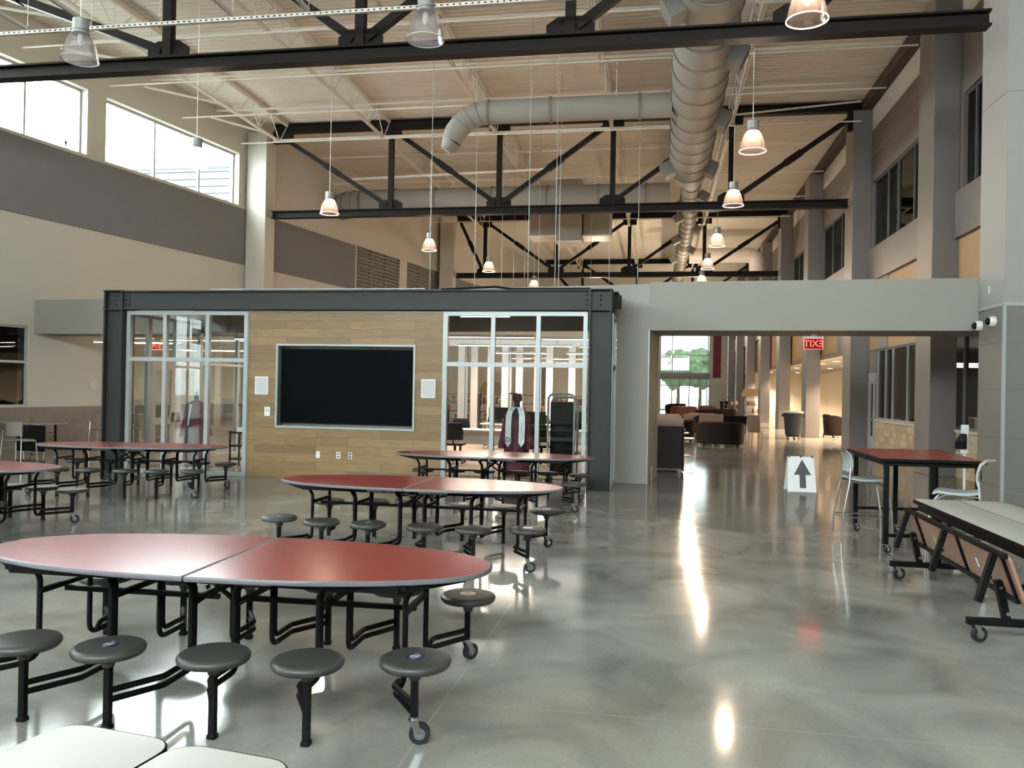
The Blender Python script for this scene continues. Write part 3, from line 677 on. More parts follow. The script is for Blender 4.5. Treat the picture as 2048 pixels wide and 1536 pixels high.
# ================================================================ GLAZED ROOM
GY=14.55
FWf=lambda u,z,o: Vector((u,GY+o,z))
window('window_%d'%n,FWf,-10.18,-7.65,0,3.12,(-9.37,-8.48),(2.19,),off=-.03,fw=.075,d=.10); n+=1
window('window_%d'%n,FWf,-3.84,-1.24,0,3.12,(-2.93,-2.11),(2.17,),off=-.03,fw=.075,d=.10); n+=1
SR=lambda u,z,o: Vector((-.80-o,u,z))
window('window_%d'%n,SR,14.72,15.78,0,3.12,(),(2.17,),off=-.0,fw=.07,d=.08); n+=1
SL=lambda u,z,o: Vector((-10.35-o,u,z))
window('window_%d'%n,SL,14.72,15.55,0,3.12,(),(2.19,),off=0,fw=.06,d=.08); n+=1
window('window_%d'%n,SL,15.55,17.5,2.22,3.12,(16.5,),(),off=0,fw=.06,d=.08); n+=1
window('window_%d'%n,SL,17.5,22.5,0,3.12,(19.2,20.8),(2.19,),off=0,fw=.06,d=.08); n+=1
# double doors in the left side
M['doorwhite']=mat('pale_grey_door',(.50,.47,.43),.45)
for k,(a,b) in enumerate(((15.62,16.5),(16.54,17.42))):
    mb=MB(); wallgrid(mb,SL,a,b,.01,2.2,.05,[(a+.16,b-.16,.2,.85),(a+.16,b-.16,1.0,2.02)]); d=st(mb.build('door_%d'%(k+3),'doorwhite'))
    for z0,z1 in ((.2,.85),(1.0,2.02)):
        mb=MB(); slab(mb,SL,a+.16,b-.16,z0,z1,.02,.027); mb.build('door_glass','glass',d)
    mb=MB(); slab(mb,SL,(b-.12) if k==0 else (a+.06),(b-.06) if k==0 else (a+.12),.9,1.1,-.06,0); mb.build('push_handle','chrome',d)
# plank feature wall with the recessed screen
mb=MB(); wallgrid(mb,FWf,-7.64,-3.85,0,3.12,.30,[(-7.05,-4.39,.965,2.485)]); st(mb.build('wall_screen','plank'))
mb=MB(); slab(mb,FWf,-7.66,-7.635,0,3.12,-.012,.31); slab(mb,FWf,-3.855,-3.84,0,3.12,-.012,.31); slab(mb,FWf,-7.635,-3.855,3.105,3.13,-.012,.31); st(mb.build('trim_9','alu'))
t=empty('wall_screen_display',(0,0,0),0,'large black video screen recessed in the oak plank wall','screen')
mb=MB(); a,b,c,d=-7.075,-4.365,.94,2.51
for q in ((a,a+.035,c,d),(b-.035,b,c,d),(a+.035,b-.035,c,c+.035),(a+.035,b-.035,d-.035,d)): slab(mb,FWf,*q,-.02,.0)
mb.build('niche_trim','alu',t)
mb=MB()
for q in ((a+.03,a+.04,c+.03,d-.03),(b-.04,b-.03,c+.03,d-.03),(a+.04,b-.04,c+.03,c+.04),(a+.04,b-.04,d-.04,d-.03)): slab(mb,FWf,*q,0,.24)
slab(mb,FWf,a+.03,b-.03,c+.03,d-.03,.24,.26); mb.build('niche_lining','niche',t)
mb=MB(); slab(mb,FWf,-7.02,-4.47,1.03,2.42,.10,.16); mb.build('display_panel','screen',t,bevel=.004)
for x,z,L in ((-7.355,1.72,'white in-wall speaker left of the black screen'),(-4.11,1.72,'white in-wall speaker right of the black screen')):
    t=empty('wall_speaker',(x,GY,z),0,L,'speaker','speakers beside the screen')
    mb=MB(); mb.box(-.135,.135,-.02,0,-.17,.17); mb.build('frame','outlet',t,bevel=.004)
    mb=MB(); mb.box(-.115,.115,-.024,-.02,-.15,.15); mb.build('grille','speaker',t)
t=empty('thermostat',(-7.225,GY,1.235),0,'white thermostat on the plank wall under the left speaker','thermostat')
mb=MB(); mb.box(-.06,.06,-.03,0,-.085,.085); mb.build('body','outlet',t,bevel=.006)
mb=MB(); mb.box(-.03,.03,-.032,-.03,.0,.05); mb.build('display','speaker',t)
for x,L,mt in ((-6.21,'blank white wall plate, leftmost of the three low under the screen','outlet'),(-5.81,'white power outlet, middle of the three low under the screen','outlet'),(-5.58,'grey-green data outlet, rightmost of the three low under the screen','speaker')):
    t=empty('wall_outlet',(x,GY,.455),0,L,'outlet','low outlets under the screen')
    mb=MB(); mb.box(-.038,.038,-.012,0,-.062,.062); mb.build('plate',mt,t,bevel=.003)
    if x>-6:
        mb=MB(); mb.box(-.014,.014,-.014,-.012,.012,.04); mb.box(-.014,.014,-.014,-.012,-.04,-.012); mb.build('socket','blackmatte',t)
# steel portal frame
t=empty('steel_portal_frame',(0,0,0),0,'dark grey steel beam and posts framing the glass room','steel frame')
for x0,x1 in ((-10.60,-10.20),(-1.21,-.82)):
    mb=MB(); xc=(x0+x1)/2
    mb.box(x0,x0+.03,14.40,14.80,0,3.13); mb.box(x1-.03,x1,14.40,14.80,0,3.13); mb.box(x0+.03,x1-.03,14.50,14.53,0,3.13)
    mb.build('post','steel',t)
    mb=MB(); mb.box(x0-.01,x1+.01,14.39,14.81,3.13,3.15); mb.box(x0-.01,x1+.01,14.39,14.81,3.49,3.51); mb.box(x0,x0+.03,14.40,14.80,3.15,3.49); mb.box(x1-.03,x1,14.40,14.80,3.15,3.49); mb.box(x0+.03,x1-.03,14.50,14.53,3.15,3.49)
    cp=mb.build('post_head','steel',t)
    mb=MB()
    for z in (3.24,3.32,3.40):
        mb.lathe([(.016,0),(.016,.012),(.006,.02)],(xc,14.50,z),8,M=Matrix.Rotation(PI/2,4,'X'))
        xs=x1+.05 if x0<-5 else x0-.05
        mb.lathe([(.018,0),(.018,.015),(.006,.022)],(xs,14.44,z),8,M=Matrix.Rotation(PI/2,4,'X'))
    mb.build('bolts','truss',cp)
mb=MB(); ibm=lambda: None
mb.box(-10.20,-1.21,14.40,14.62,3.14,3.165); mb.box(-10.20,-1.21,14.40,14.62,3.475,3.50); mb.box(-10.20,-1.21,14.46,14.49,3.165,3.475); mb.build('beam','steel',t)
for q in ((-10.19,-10.08),(-1.33,-1.22)): mb=MB(); mb.box(*q,14.44,14.46,3.19,3.45); mb.build('connection_plate','steel',t)
mb=MB(); mb.box(-.85,-.81,14.81,15.8,3.14,3.50); mb.box(-.93,-.73,14.81,15.8,3.49,3.51); mb.build('side_beam','steel',t)
mb=MB(); mb.box(-.95,-.68,14.9,15.1,3.22,3.45); mb.build('side_bracket','truss',t)
# lid over the narrow glazed lobby
mb=MB(); mb.prism([(-10.3,14.63),(-.86,14.63),(-.86,15.88),(-10.3,17.45)],3.36,3.42); st(mb.build('trim_10','bulkhead'))
mb=MB(); mb.tube([(-8.4,14.45,3.52),(-4.2,14.5,3.53)],.012,6); tag(mb.build('loose_cable','alu'),'thin pale cable lying along the top of the steel beam','cable')
mb=MB(); mb.tube(fillet([(-3.9,14.5,3.515),(-2.9,14.5,3.56),(-2.6,14.5,3.52),(-1.2,14.5,3.52)],.1),.02,6); tag(mb.build('loose_cable','blackmatte'),'black cable on top of the steel beam at its right end','cable')
# linear lamps hung on long rods
def linear(x0,x1,y,z,rods,label,top=10.96):
    t=empty('linear_lamp',(0,y,0),0,label,'linear lamp','linear lamps on long rods')
    mb=MB(); mb.box(x0,x1,-.035,.035,z+.012,z+.07); mb.build('housing','alu',t)
    mb=MB(); mb.box(x0+.01,x1-.01,-.03,.03,z,z+.011); mb.build('diffuser','linear',t)
    for x in rods:
        mb=MB(); mb.tube([(x,0,z+.07),(x,0,top)],.009 if x<-5.6 or True else .013,6); mb.build('rod','alu',t)
linear(-6.2,-3.0,20,2.99,(-5.67,-3.19),'linear lamp on rods, nearest behind the glass right of the screen')
linear(-2.9,-.5,20.6,2.99,(-2.6,),'short linear lamp on one rod left of the hall')
linear(-5.9,-2.5,24,2.99,(-5.43,-2.92),'second linear lamp row seen through the right glass')
linear(-2.3,-.3,24.3,2.99,(-.65,),'linear lamp whose rod rises left of the big duct')
linear(-5.9,-3.9,29,2.99,(-5.58,-4.25),'third linear lamp row, left piece')
linear(-3.2,-1.2,29,2.99,(-1.76,),'third linear lamp row, right piece')
linear(-6.4,-5.2,34,2.99,(-6.03,-5.57),'fourth linear lamp row, left piece')
linear(-4.4,-2.4,34.3,2.99,(-2.84,),'fourth linear lamp row, right piece')
linear(-9.4,-7.0,17.25,2.74,(-9.0,-7.4),'linear lamp behind the left glass bays',2.89)
linear(-3.7,-2.75,15.2,3.08,(-3.4,),'short linear lamp inside the lobby behind the right glass',3.35)
linear(-8.0,-7.7,15.2,3.05,(-7.8,),'short linear lamp inside the lobby behind the left glass',3.35)
linear(-14.08,-12.2,18.8,2.72,(-13.9,-12.4),'linear lamp in the left alcove under the bulkhead',2.93)
for x,y,wd in ((-4.5,20,3),(-4.2,24,3),(-4.5,29.2,3.5),(-4,36,3),(-8,22,3)):
    l=bpy.data.lights.new('linear_light','AREA'); l.shape='RECTANGLE'; l.size=wd; l.size_y=.1; l.energy=190; l.color=(1,.80,.68)
    o=bpy.data.objects.new('linear_light',l); COL.objects.link(o); o.location=(x,y,2.97)
# library beyond
mb=MB(); mb.box(-12,-.95,16.0,41.9,.001,.012); st(mb.build('floor_carpet','carpet'))
mb=MB(); mb.box(-11.5,-.6,42,42.25,0,5.2); st(mb.build('wall_library','cream'))
mb=MB(); slab(mb,lambda u,z,o:Vector((u,42-o,z)),-6.15,-5.6,.9,2.9,0,.05); st(mb.build('door_9','column'))
# glazed partition with sliding doors
t=empty('glass_partition',(0,31,0),0,'white-framed glass partition across the library behind the right glass','partition')
mb=MB()
for x in (-7.45,-6.95,-6.3,-5.75,-5.2,-4.5,-4.05,-3.2,-2.3): mb.box(x-.13,x+.13,-.06,.06,0,3.35)
mb.box(-9.6,-1.6,-.06,.06,3.35,3.6); mb.build('frame','outlet',t)
mb=MB(); mb.box(-9.6,-1.6,-.008,.008,.02,3.35); mb.build('pane','glass',t)
for x in (-7.15,-5.9,-4.2):
    mb=MB(); mb.tube(fillet([(x,-.06,.85),(x,-.14,.85),(x,-.14,1.35),(x,-.06,1.35)],.05),.02,6); mb.build('pull_handle','chrome',t)
mb=MB()
for x in (-7.2,-5.5): mb.tube([(x,-.3,0),(x,-.3,3.4)],.06,12)
mb.build('round_post','alu',t)
def bookcase(x,y,w_,h,rows,label,seed,rz=0,open_=True):
    random.seed(seed); t=empty('bookcase',(x,y,0),rz,label,'bookcase','library bookcases')
    mb=MB(); mb.box(-w_/2,-w_/2+.03,0,.36,0,h); mb.box(w_/2-.03,w_/2,0,.36,0,h); mb.box(-w_/2,w_/2,.33,.36,0,h) if not open_ else None
    mb.build('side_panels','shelf',t)
    for k in range(rows+1):
        z=.08+k*(h-.1)/rows; mb=MB(); mb.box(-w_/2+.03,w_/2-.03,.01,.34,z-.03,z); s=mb.build('shelf','shelf',t)
        if k<rows:
            mb=MB(); xx=-w_/2+.05
            while xx<w_/2-.1:
                if random.random()<.72:
                    ww=random.uniform(.02,.05); hh=random.uniform(.17,.26); mb.box(xx,xx+ww,.06,.28,z,z+hh,random.choice((0,0,1,2)))
                    xx+=ww+.002
                else: xx+=random.uniform(.05,.2)
            if mb.v: tag(mb.build('books',['books','redbook','shelf'],s),kind='stuff')
    return t
for i,x in enumerate((-8.3,-6.6,-4.9,-3.2)): bookcase(x,34,1.6,1.5,4,['low bookcase seen through the glass, leftmost of four','low bookcase seen through the glass, second of four','low bookcase seen through the glass, third of four','low bookcase seen through the glass, rightmost of four'][i],20+i)
bookcase(4.65,54,1.1,1.45,3,'open wire bookshelf in the hall, narrow left unit',31); bookcase(5.85,52,1.5,1.5,3,'open bookshelf in the hall, wide right unit',32)
t=empty('house_shaped_sign',(5.6,52.1,1.52),0,'wooden roof-shaped topper standing on the hall bookshelf','bookshelf topper')
mb=MB(); mb.prism([(-.62,0),(.62,0),(.62,.2),(.45,.48),(-.45,.48),(-.62,.2)],-.02,.02)
for i,v in enumerate(mb.v): mb.v[i]=Vector((v.x,v.z,v.y))
mb.build('board','tanpanel',t)
t=empty('house_shaped_sign',(-6.9,34.1,1.5),0,'wooden box topper on the library bookcase behind the glass','bookshelf topper')
mb=MB(); mb.box(-.5,.5,0,.25,0,.22,0); mb.prism([(-.5,.22),(.5,.22),(.35,.5),(-.35,.5)],-.0,.03)
for i in range(8,16): v=mb.v[i]; mb.v[i]=Vector((v.x,v.z,v.y))
mb.build('board','tanpanel',t)
# computer tables
def office_chair(x,y,rz,label,mt='black'):
    t=empty('office_chair',(x,y,0),rz,label,'chair','dark chairs in the library')
    mb=MB(); mb.box(-.23,.23,-.22,.22,.42,.48); mb.build('seat',mt,t,bevel=.02)
    mb=MB(); mb.loft([[(-.22,.20,.55),(.22,.20,.55),(.22,.24,.55),(-.22,.24,.55)],[(-.24,.23,.75),(.24,.23,.75),(.24,.27,.75),(-.24,.27,.75)],[(-.19,.28,.95),(.19,.28,.95),(.19,.31,.95),(-.19,.31,.95)]]); mb.build('backrest',mt,t,bevel=.015)
    mb=MB(); mb.tube([(0,0,.10),(0,0,.42)],.03,8); mb.tube([(0,.20,.44),(0,.25,.6)],.02,6); mb.build('post','black',t)
    for k in range(5):
        a=k*2*PI/5; mb=MB(); mb.tube([(0,0,.10),(.26*math.cos(a),.26*math.sin(a),.06)],.016,6); mb.lathe([(.028,-.012),(.028,.012)],(.26*math.cos(a),.26*math.sin(a),.028),10,M=Matrix.Rotation(PI/2,4,'X')); mb.build('leg','black',t)
    return t
def comp_table(x,y,w_,label,nmon,rl):
    t=empty('computer_table',(x,y,0),0,label,'table','computer tables')
    mb=MB(); mb.box(-w_/2,w_/2,-.38,.38,.71,.74); mb.build('tabletop','outlet',t,bevel=.004)
    mb=MB(); mb.box(-w_/2+.05,w_/2-.05,.30,.32,.35,.71); mb.build('modesty_panel','outlet',t)
    for sx in (-1,1):
        for sy in (-1,1):
            mb=MB(); mb.tube([(sx*(w_/2-.1),sy*.3,0),(sx*(w_/2-.1),sy*.3,.71)],.025,8); mb.build('leg','alu',t)
    for k in range(nmon):
        xx=x-w_/2+.45+k*(w_-.6)/max(1,nmon-1) if nmon>1 else x
        m_=empty('computer_monitor',(xx,y+.05,.74),0,'black monitor on %s'%rl[k],'monitor','black monitors')
        mb=MB(); mb.box(-.28,.28,-.02,.03,.11,.46); mb.build('screen','black',m_,bevel=.006)
        mb=MB(); mb.box(-.03,.03,.03,.05,.0,.25); mb.box(-.11,.11,-.07,.10,0,.015); mb.build('stand','black',m_)
        mb=MB(); mb.box(-.2,.2,-.30,-.17,0,.02); tag(mb.build('keyboard','black',None,(xx,y,.741)),'black keyboard before the monitor on %s'%rl[k],'keyboard','keyboards')
comp_table(-4.3,19.8,3.0,'long pale computer table behind the right glass',2,['the long table, left','the long table, right'])
comp_table(-2.1,20.6,1.9,'shorter pale computer table behind the gown',1,['the shorter table'])
comp_table(-3.2,23.5,3.6,'pale computer table farther back behind the glass',2,['the farther table, left','the farther table, right'])
for i,(x,y,rz) in enumerate(((-5.0,20.8,.2),(-3.6,20.9,-.2),(-2.2,21.8,.1),(-4.9,24.6,0),(-3.4,24.7,.2),(-6.5,22.0,.8),(-2.6,18.7,3.0),(-4.6,18.6,3.2))):
    office_chair(x,y,rz,['dark chair behind the left monitor of the long table','dark chair behind the right monitor of the long table','dark chair behind the shorter table','dark chair at left of the farther table','dark chair at right of the farther table','dark chair standing alone left of the tables','dark chair in front of the shorter table','dark chair in front of the long table'][i])
# graduation gowns on display stands
def gown(x,y,rz,label,cap=True,s=1.0):
    t=empty('graduation_gown_display',(x,y,0),rz,label,'gown')
    def ring(z,a,b,fold=0.,n=40,ph=0,yo=0):
        return [(a*math.cos(2*PI*k/n)*(1+fold*math.cos(k*2*PI/n*11+ph)),yo+b*math.sin(2*PI*k/n)*(1+fold*math.cos(k*2*PI/n*9+ph)),z*s) for k in range(n)]
    mb=MB(); mb.loft([ring(.10,.25,.21,.08),ring(.5,.23,.19,.07,ph=.3),ring(.85,.215,.17,.045),ring(1.1,.205,.155,.025),ring(1.24,.20,.135,.01),ring(1.315,.175,.105),ring(1.355,.11,.085),ring(1.375,.07,.06)],0,True); mb.build('robe','maroon',t)
    for sx in (-1,1):
        mb=MB(); mb.loft([[(sx*(cx+a*math.cos(q)),a*.8*math.sin(q)-.01,z*s) for q in [2*PI*k/16 for k in range(16)]] for cx,z,a in ((.145,1.325,.045),(.185,1.25,.065),(.205,1.05,.075),(.225,.85,.085),(.240,.70,.105),(.245,.62,.108))],0,True); mb.build('sleeve','maroon',t)
    mb=MB(); mb.tube([(0,0,.02),(0,0,.3)],.02,8); mb.lathe([(.2,0),(.2,.015),(.03,.03)],n=24); mb.build('stand','black',t)
    if cap:
        mb=MB(); mb.lathe([(.055,1.36),(.058,1.42),(.05,1.47),(.06,1.50),(.085,1.53)],n=20); mb.build('neck_form','darkcloth',t)
        mb=MB(); mb.lathe([(.088,1.515),(.095,1.56),(.09,1.62),(.07,1.645)],n=24); mb.build('cap_crown','maroon',t)
        mb=MB(); mb.T=Matrix.Rotation(R(40),4,'Z'); mb.box(-.125,.125,-.125,.125,1.645,1.655); cb=mb.build('mortarboard','maroon',t)
        mb=MB(); mb.tube(fillet([(0,0,1.662),(-.13,-.12,1.662),(-.135,-.13,1.5),(-.135,-.13,1.38)],.02),.006,5); mb.build('tassel','black',cb)
        mb=MB()
        mb.loft([[(-.07,-.10,1.37),(.07,-.10,1.37),(.07,.02,1.4),(-.07,.02,1.4)],[(-.065,-.17,1.28),(.065,-.17,1.28),(.06,-.10,1.28),(-.06,-.10,1.28)],[(-.045,-.185,1.20),(.045,-.185,1.20),(.04,-.11,1.2),(-.04,-.11,1.2)]]); mb.build('collar_front','darkcloth',t)
        for sx in (-1,1):
            mb=MB()
            P=[(.055,-.06,1.40),(.10,-.135,1.34),(.125,-.168,1.24),(.130,-.190,1.05),(.128,-.205,.82),(.126,-.215,.74)]
            wv=.055
            rings=[[(sx*(px-wv),py-.012,pz),(sx*(px+wv),py+.0,pz),(sx*(px+wv),py+.008,pz),(sx*(px-wv),py-.004,pz)] for px,py,pz in P]
            rings.append([(sx*.120,-.222,.665),(sx*.132,-.220,.665),(sx*.132,-.212,.665),(sx*.120,-.214,.665)])
            mb.loft(rings); stl=mb.build('stole_panel','satin',t)
            if sx<0: text('letter_D','D',.13,'black',stl,Matrix.Translation((-.126,-.2245,.80))@Matrix.Rotation(R(86),4,'X')@Matrix.Rotation(R(0),4,'Z')@Matrix.Shear('XZ',4,(0,0)) if False else Matrix.Translation((-.128,-.226,.79))@Matrix.Rotation(PI/2,4,'X'))
            else:
                mb=MB(); rr=random.Random(5)
                for q in range(16):
                    zz=1.16-q*.025; yy=-.192-(1.16-zz)*.062
                    mb.tube([(.130+rr.uniform(-.03,.03),yy-.012,zz),(.128+rr.uniform(-.03,.03),yy-.012,zz-.02),(.128+rr.uniform(-.03,.03),yy-.013,zz-.01)],.0028,4)
                mb.build('script_embroidery','black',stl)
    else:
        mb=MB(); mb.lathe([(.045,1.36),(.04,1.42),(.05,1.45),(.03,1.50),(.018,1.56)],n=16); mb.build('neck_form','darkcloth',t)
        mb=MB(); mb.T=Matrix.Rotation(R(-90),4,'Z'); mb.loft([[(-.02,-.17,1.28),(.13,-.17,1.3),(.13,-.15,1.3),(-.02,-.15,1.28)],[(-.05,-.225,.86),(.11,-.225,.86),(.11,-.205,.86),(-.05,-.205,.86)]]) ; mb.build('white_hood','satin',t)
    return t
gown(-2.62,15.42,0,'maroon graduation gown with cap and white stole behind the right glass')
gown(-9.62,16.1,R(55),'maroon graduation gown without cap behind the left glass',False)
# black rolling rack
t=empty('covered_rolling_rack',(-1.78,15.40,0),R(-6),'tall black covered rolling rack with grey tube frame behind right glass','rack')
mb=MB(); mb.tube(fillet([(-.25,0,.08),(-.25,0,1.66),(.25,0,1.66),(.25,0,.08)],.12,6),.022,8); mb.tube(fillet([(-.25,.3,.08),(-.25,.3,1.6),(.25,.3,1.6),(.25,.3,.08)],.12,6),.022,8); mb.build('tube_frame','alu',t)
mb=MB(); mb.box(-.215,.215,.02,.28,.14,1.52); mb.build('black_cover','black',t,bevel=.02)
for x in (-.25,.25):
    for y in (0,.3):
        mb=MB(); mb.lathe([(.04,-.015),(.04,.015)],(x,y,.04),12,M=Matrix.Rotation(PI/2,4,'X')); mb.build('caster','wheel',t)
# cart with papers behind left glass
t=empty('black_cart',(-8.15,15.5,0),0,'black open cart with papers on top behind the left glass','cart')
for z in (.25,.52,.78):
    mb=MB(); mb.box(-.27,.27,-.2,.2,z-.03,z); mb.build('shelf','black',t)
for x in (-.25,.25):
    for y in (-.18,.18): mb=MB(); mb.bar((x,y,.06),(x,y,.8),.03); mb.build('leg','black',t)
for i in range(5):
    mb=MB(); mb.box(-.16,.16,-.12,.12,0,.016); tag(mb.build('paper_stack','paper',None,(-8.14+.02*math.sin(i*3),15.5,.781+i*.017),rz=.1*math.sin(i*2.3)),'papers on the black cart, %s'%['bottom sheet stack','second from the bottom','middle stack','second from the top','topmost stack'][i],'papers','papers on the cart')
# exit signs
def exit_sign(x,y,z,rz,label,mirror=True,top=.13):
    t=empty('exit_sign',(x,y,z),rz,label,'exit sign','red exit signs')
    mb=MB(); mb.box(-.17,.17,-.004,.004,-.11,.09); mb.build('acrylic_panel','exitpanel',t)
    mb=MB(); mb.box(-.175,.175,-.03,.03,.09,.13); mb.box(-.05,.05,-.03,.03,.13,top+.07); mb.build('housing','alu',t)
    mb=MB(); 
    for q in ((-.17,.17,-.11,-.102),(-.17,.17,.082,.09),(-.17,-.162,-.102,.082),(.162,.17,-.102,.082)): mb.box(q[0],q[1],-.006,.006,q[2],q[3])
    mb.build('lit_edge','exit',t)
    text('lettering','EXIT',.17,'exit',t,Matrix.Translation((0,-.006,-.012))@Matrix.Rotation(PI/2,4,'X')@Matrix.Scale(-1 if mirror else 1,4,Vector((1,0,0))),.003)
    return t
exit_sign(2.80,16.0,2.685,0,'red exit sign hanging under the bulkhead, letters reading backwards',True)
exit_sign(-12.9,19.5,2.70,R(35),'red exit sign seen through the left glass bay',True,.9)
exit_sign(-8.1,16.6,2.75,R(20),'red exit sign behind the third left glass pane',True,.9)
# camera domes on the pillar
for y,z,L in ((15.30,2.965,'white dome security camera on the pillar, farther of two'),(14.72,2.99,'white dome security camera on the pillar, nearer of two')):
    t=empty('dome_camera',(5.40,y,z),0,L,'security camera','dome cameras on the pillar')
    Mr=Matrix.Rotation(-PI/2,4,'Y')
    mb=MB(); mb.lathe([(.085,0),(.085,.06),(.07,.09)],n=24,M=Mr); mb.build('base','outlet',t)
    mb=MB(); mb.lathe([(.062,.08),(.06,.10),(.045,.13),(.02,.145),(.002,.148)],n=20,M=Mr); mb.build('dome','black',t)
# banner behind the camera that shows mirrored in the glass
t=empty('hanging_banner',(0,0,0),0,'grey banner with large white letters behind the viewer, mirrored in the left glass','banner')
mb=MB(); slab(mb,LW,-33.4,-30.1,3.38,4.02,-.42,-.40); mb.build('cloth','bannergrey',t)
c_=LW(-31.75,3.70,-.425); text('lettering','COMPETE',.52,'paper',t,Matrix(((LD.x,0,LN.x,c_.x),(LD.y,0,LN.y,c_.y),(0,1,0,c_.z),(0,0,0,1))),.002)
for q in (-33.35,-30.15):
    mb=MB(); a_=LW(q,4.0,-.41); mb.tube([a_,LW(q,10.96,-.41)],.012,5); mb.build('cord','joist',t)
# ================================================================ LUNCH TABLES
US=(.283,.765,1.27); VS=(.77,.76,.64); UL=(.13,.62,1.10)
def outline(s,n=26,a=1.53,b=.585,e=2.25,gap=.004):
    P=[]
    for k in range(n+1):
        th=-PI/2+PI*k/n; c,sn=math.cos(th),math.sin(th)
        P.append((s*(gap+(a-gap)*abs(c)**(2/e)),b*math.copysign(abs(sn)**(2/e),sn)))
    if s<0: P=P[::-1]
    return P
def caster(parent,x,y,rz,r=.052,z0=0.,fork='chrome',wname='caster'):
    mb=MB(); mb.T=Matrix.Translation((x,y,z0))@Matrix.Rotation(rz,4,'Z')
    o=.028
    mb.lathe([(r,-.016),(r,.016)],(o,0,r),20,0,M=Matrix.Rotation(PI/2,4,'X')); mb.lathe([(r*.55,-.019),(r*.55,.019)],(o,0,r),16,2,M=Matrix.Rotation(PI/2,4,'X'))
    for s in (-1,1):
        mb.loft([[(-.022,s*.021,r*2+.012),(.022,s*.021,r*2+.012),(.022,s*.025,r*2+.012),(-.022,s*.025,r*2+.012)],[(o-.014,s*.021,r*.75),(o+.014,s*.021,r*.75),(o+.014,s*.025,r*.75),(o-.014,s*.025,r*.75)]],1)
    mb.box(-.026,.026,-.026,.026,r*2+.010,r*2+.018,1); mb.lathe([(.022,r*2+.018),(.022,r*2+.03)],n=14,m=1); mb.lathe([(.009,-.03),(.009,.03)],(o,0,r),8,1,M=Matrix.Rotation(PI/2,4,'X'))
    return mb.build(wname,['wheel',fork,'alud'],parent)
stmesh={}
def sticker(seat,kind,x,y,rz=0.):
    mb=MB(); mb.T=Matrix.Translation((x,y,.4262))@Matrix.Rotation(rz,4,'Z')
    mb.lathe([(.05,0),(.05,.0006)],n=24,m=0)
    r_=random.Random(3)
    rows_=((-.030,.05),(-.018,.07),(-.006,.078),(.006,.078),(.018,.07),(.030,.05))
    for yy,ww in ((-.014,.046),(0,.055),(.014,.046)):
        xx=-ww/2
        while xx<ww/2-.006:
            l_=r_.uniform(.004,.012); mb.box(xx,xx+l_,yy-.0028,yy+.0028,.0006,.0009,1); xx+=l_+.003
    mb.box(-.012,.012,-.040,-.036,.0006,.0009,1); mb.box(-.012,.012,.036,.040,.0006,.0009,1)
    c={'n':['navy','paper'],'p':['pale','arrow'],'w':['paper','speaker']}[kind]
    return mb.build('sticker',c,seat)
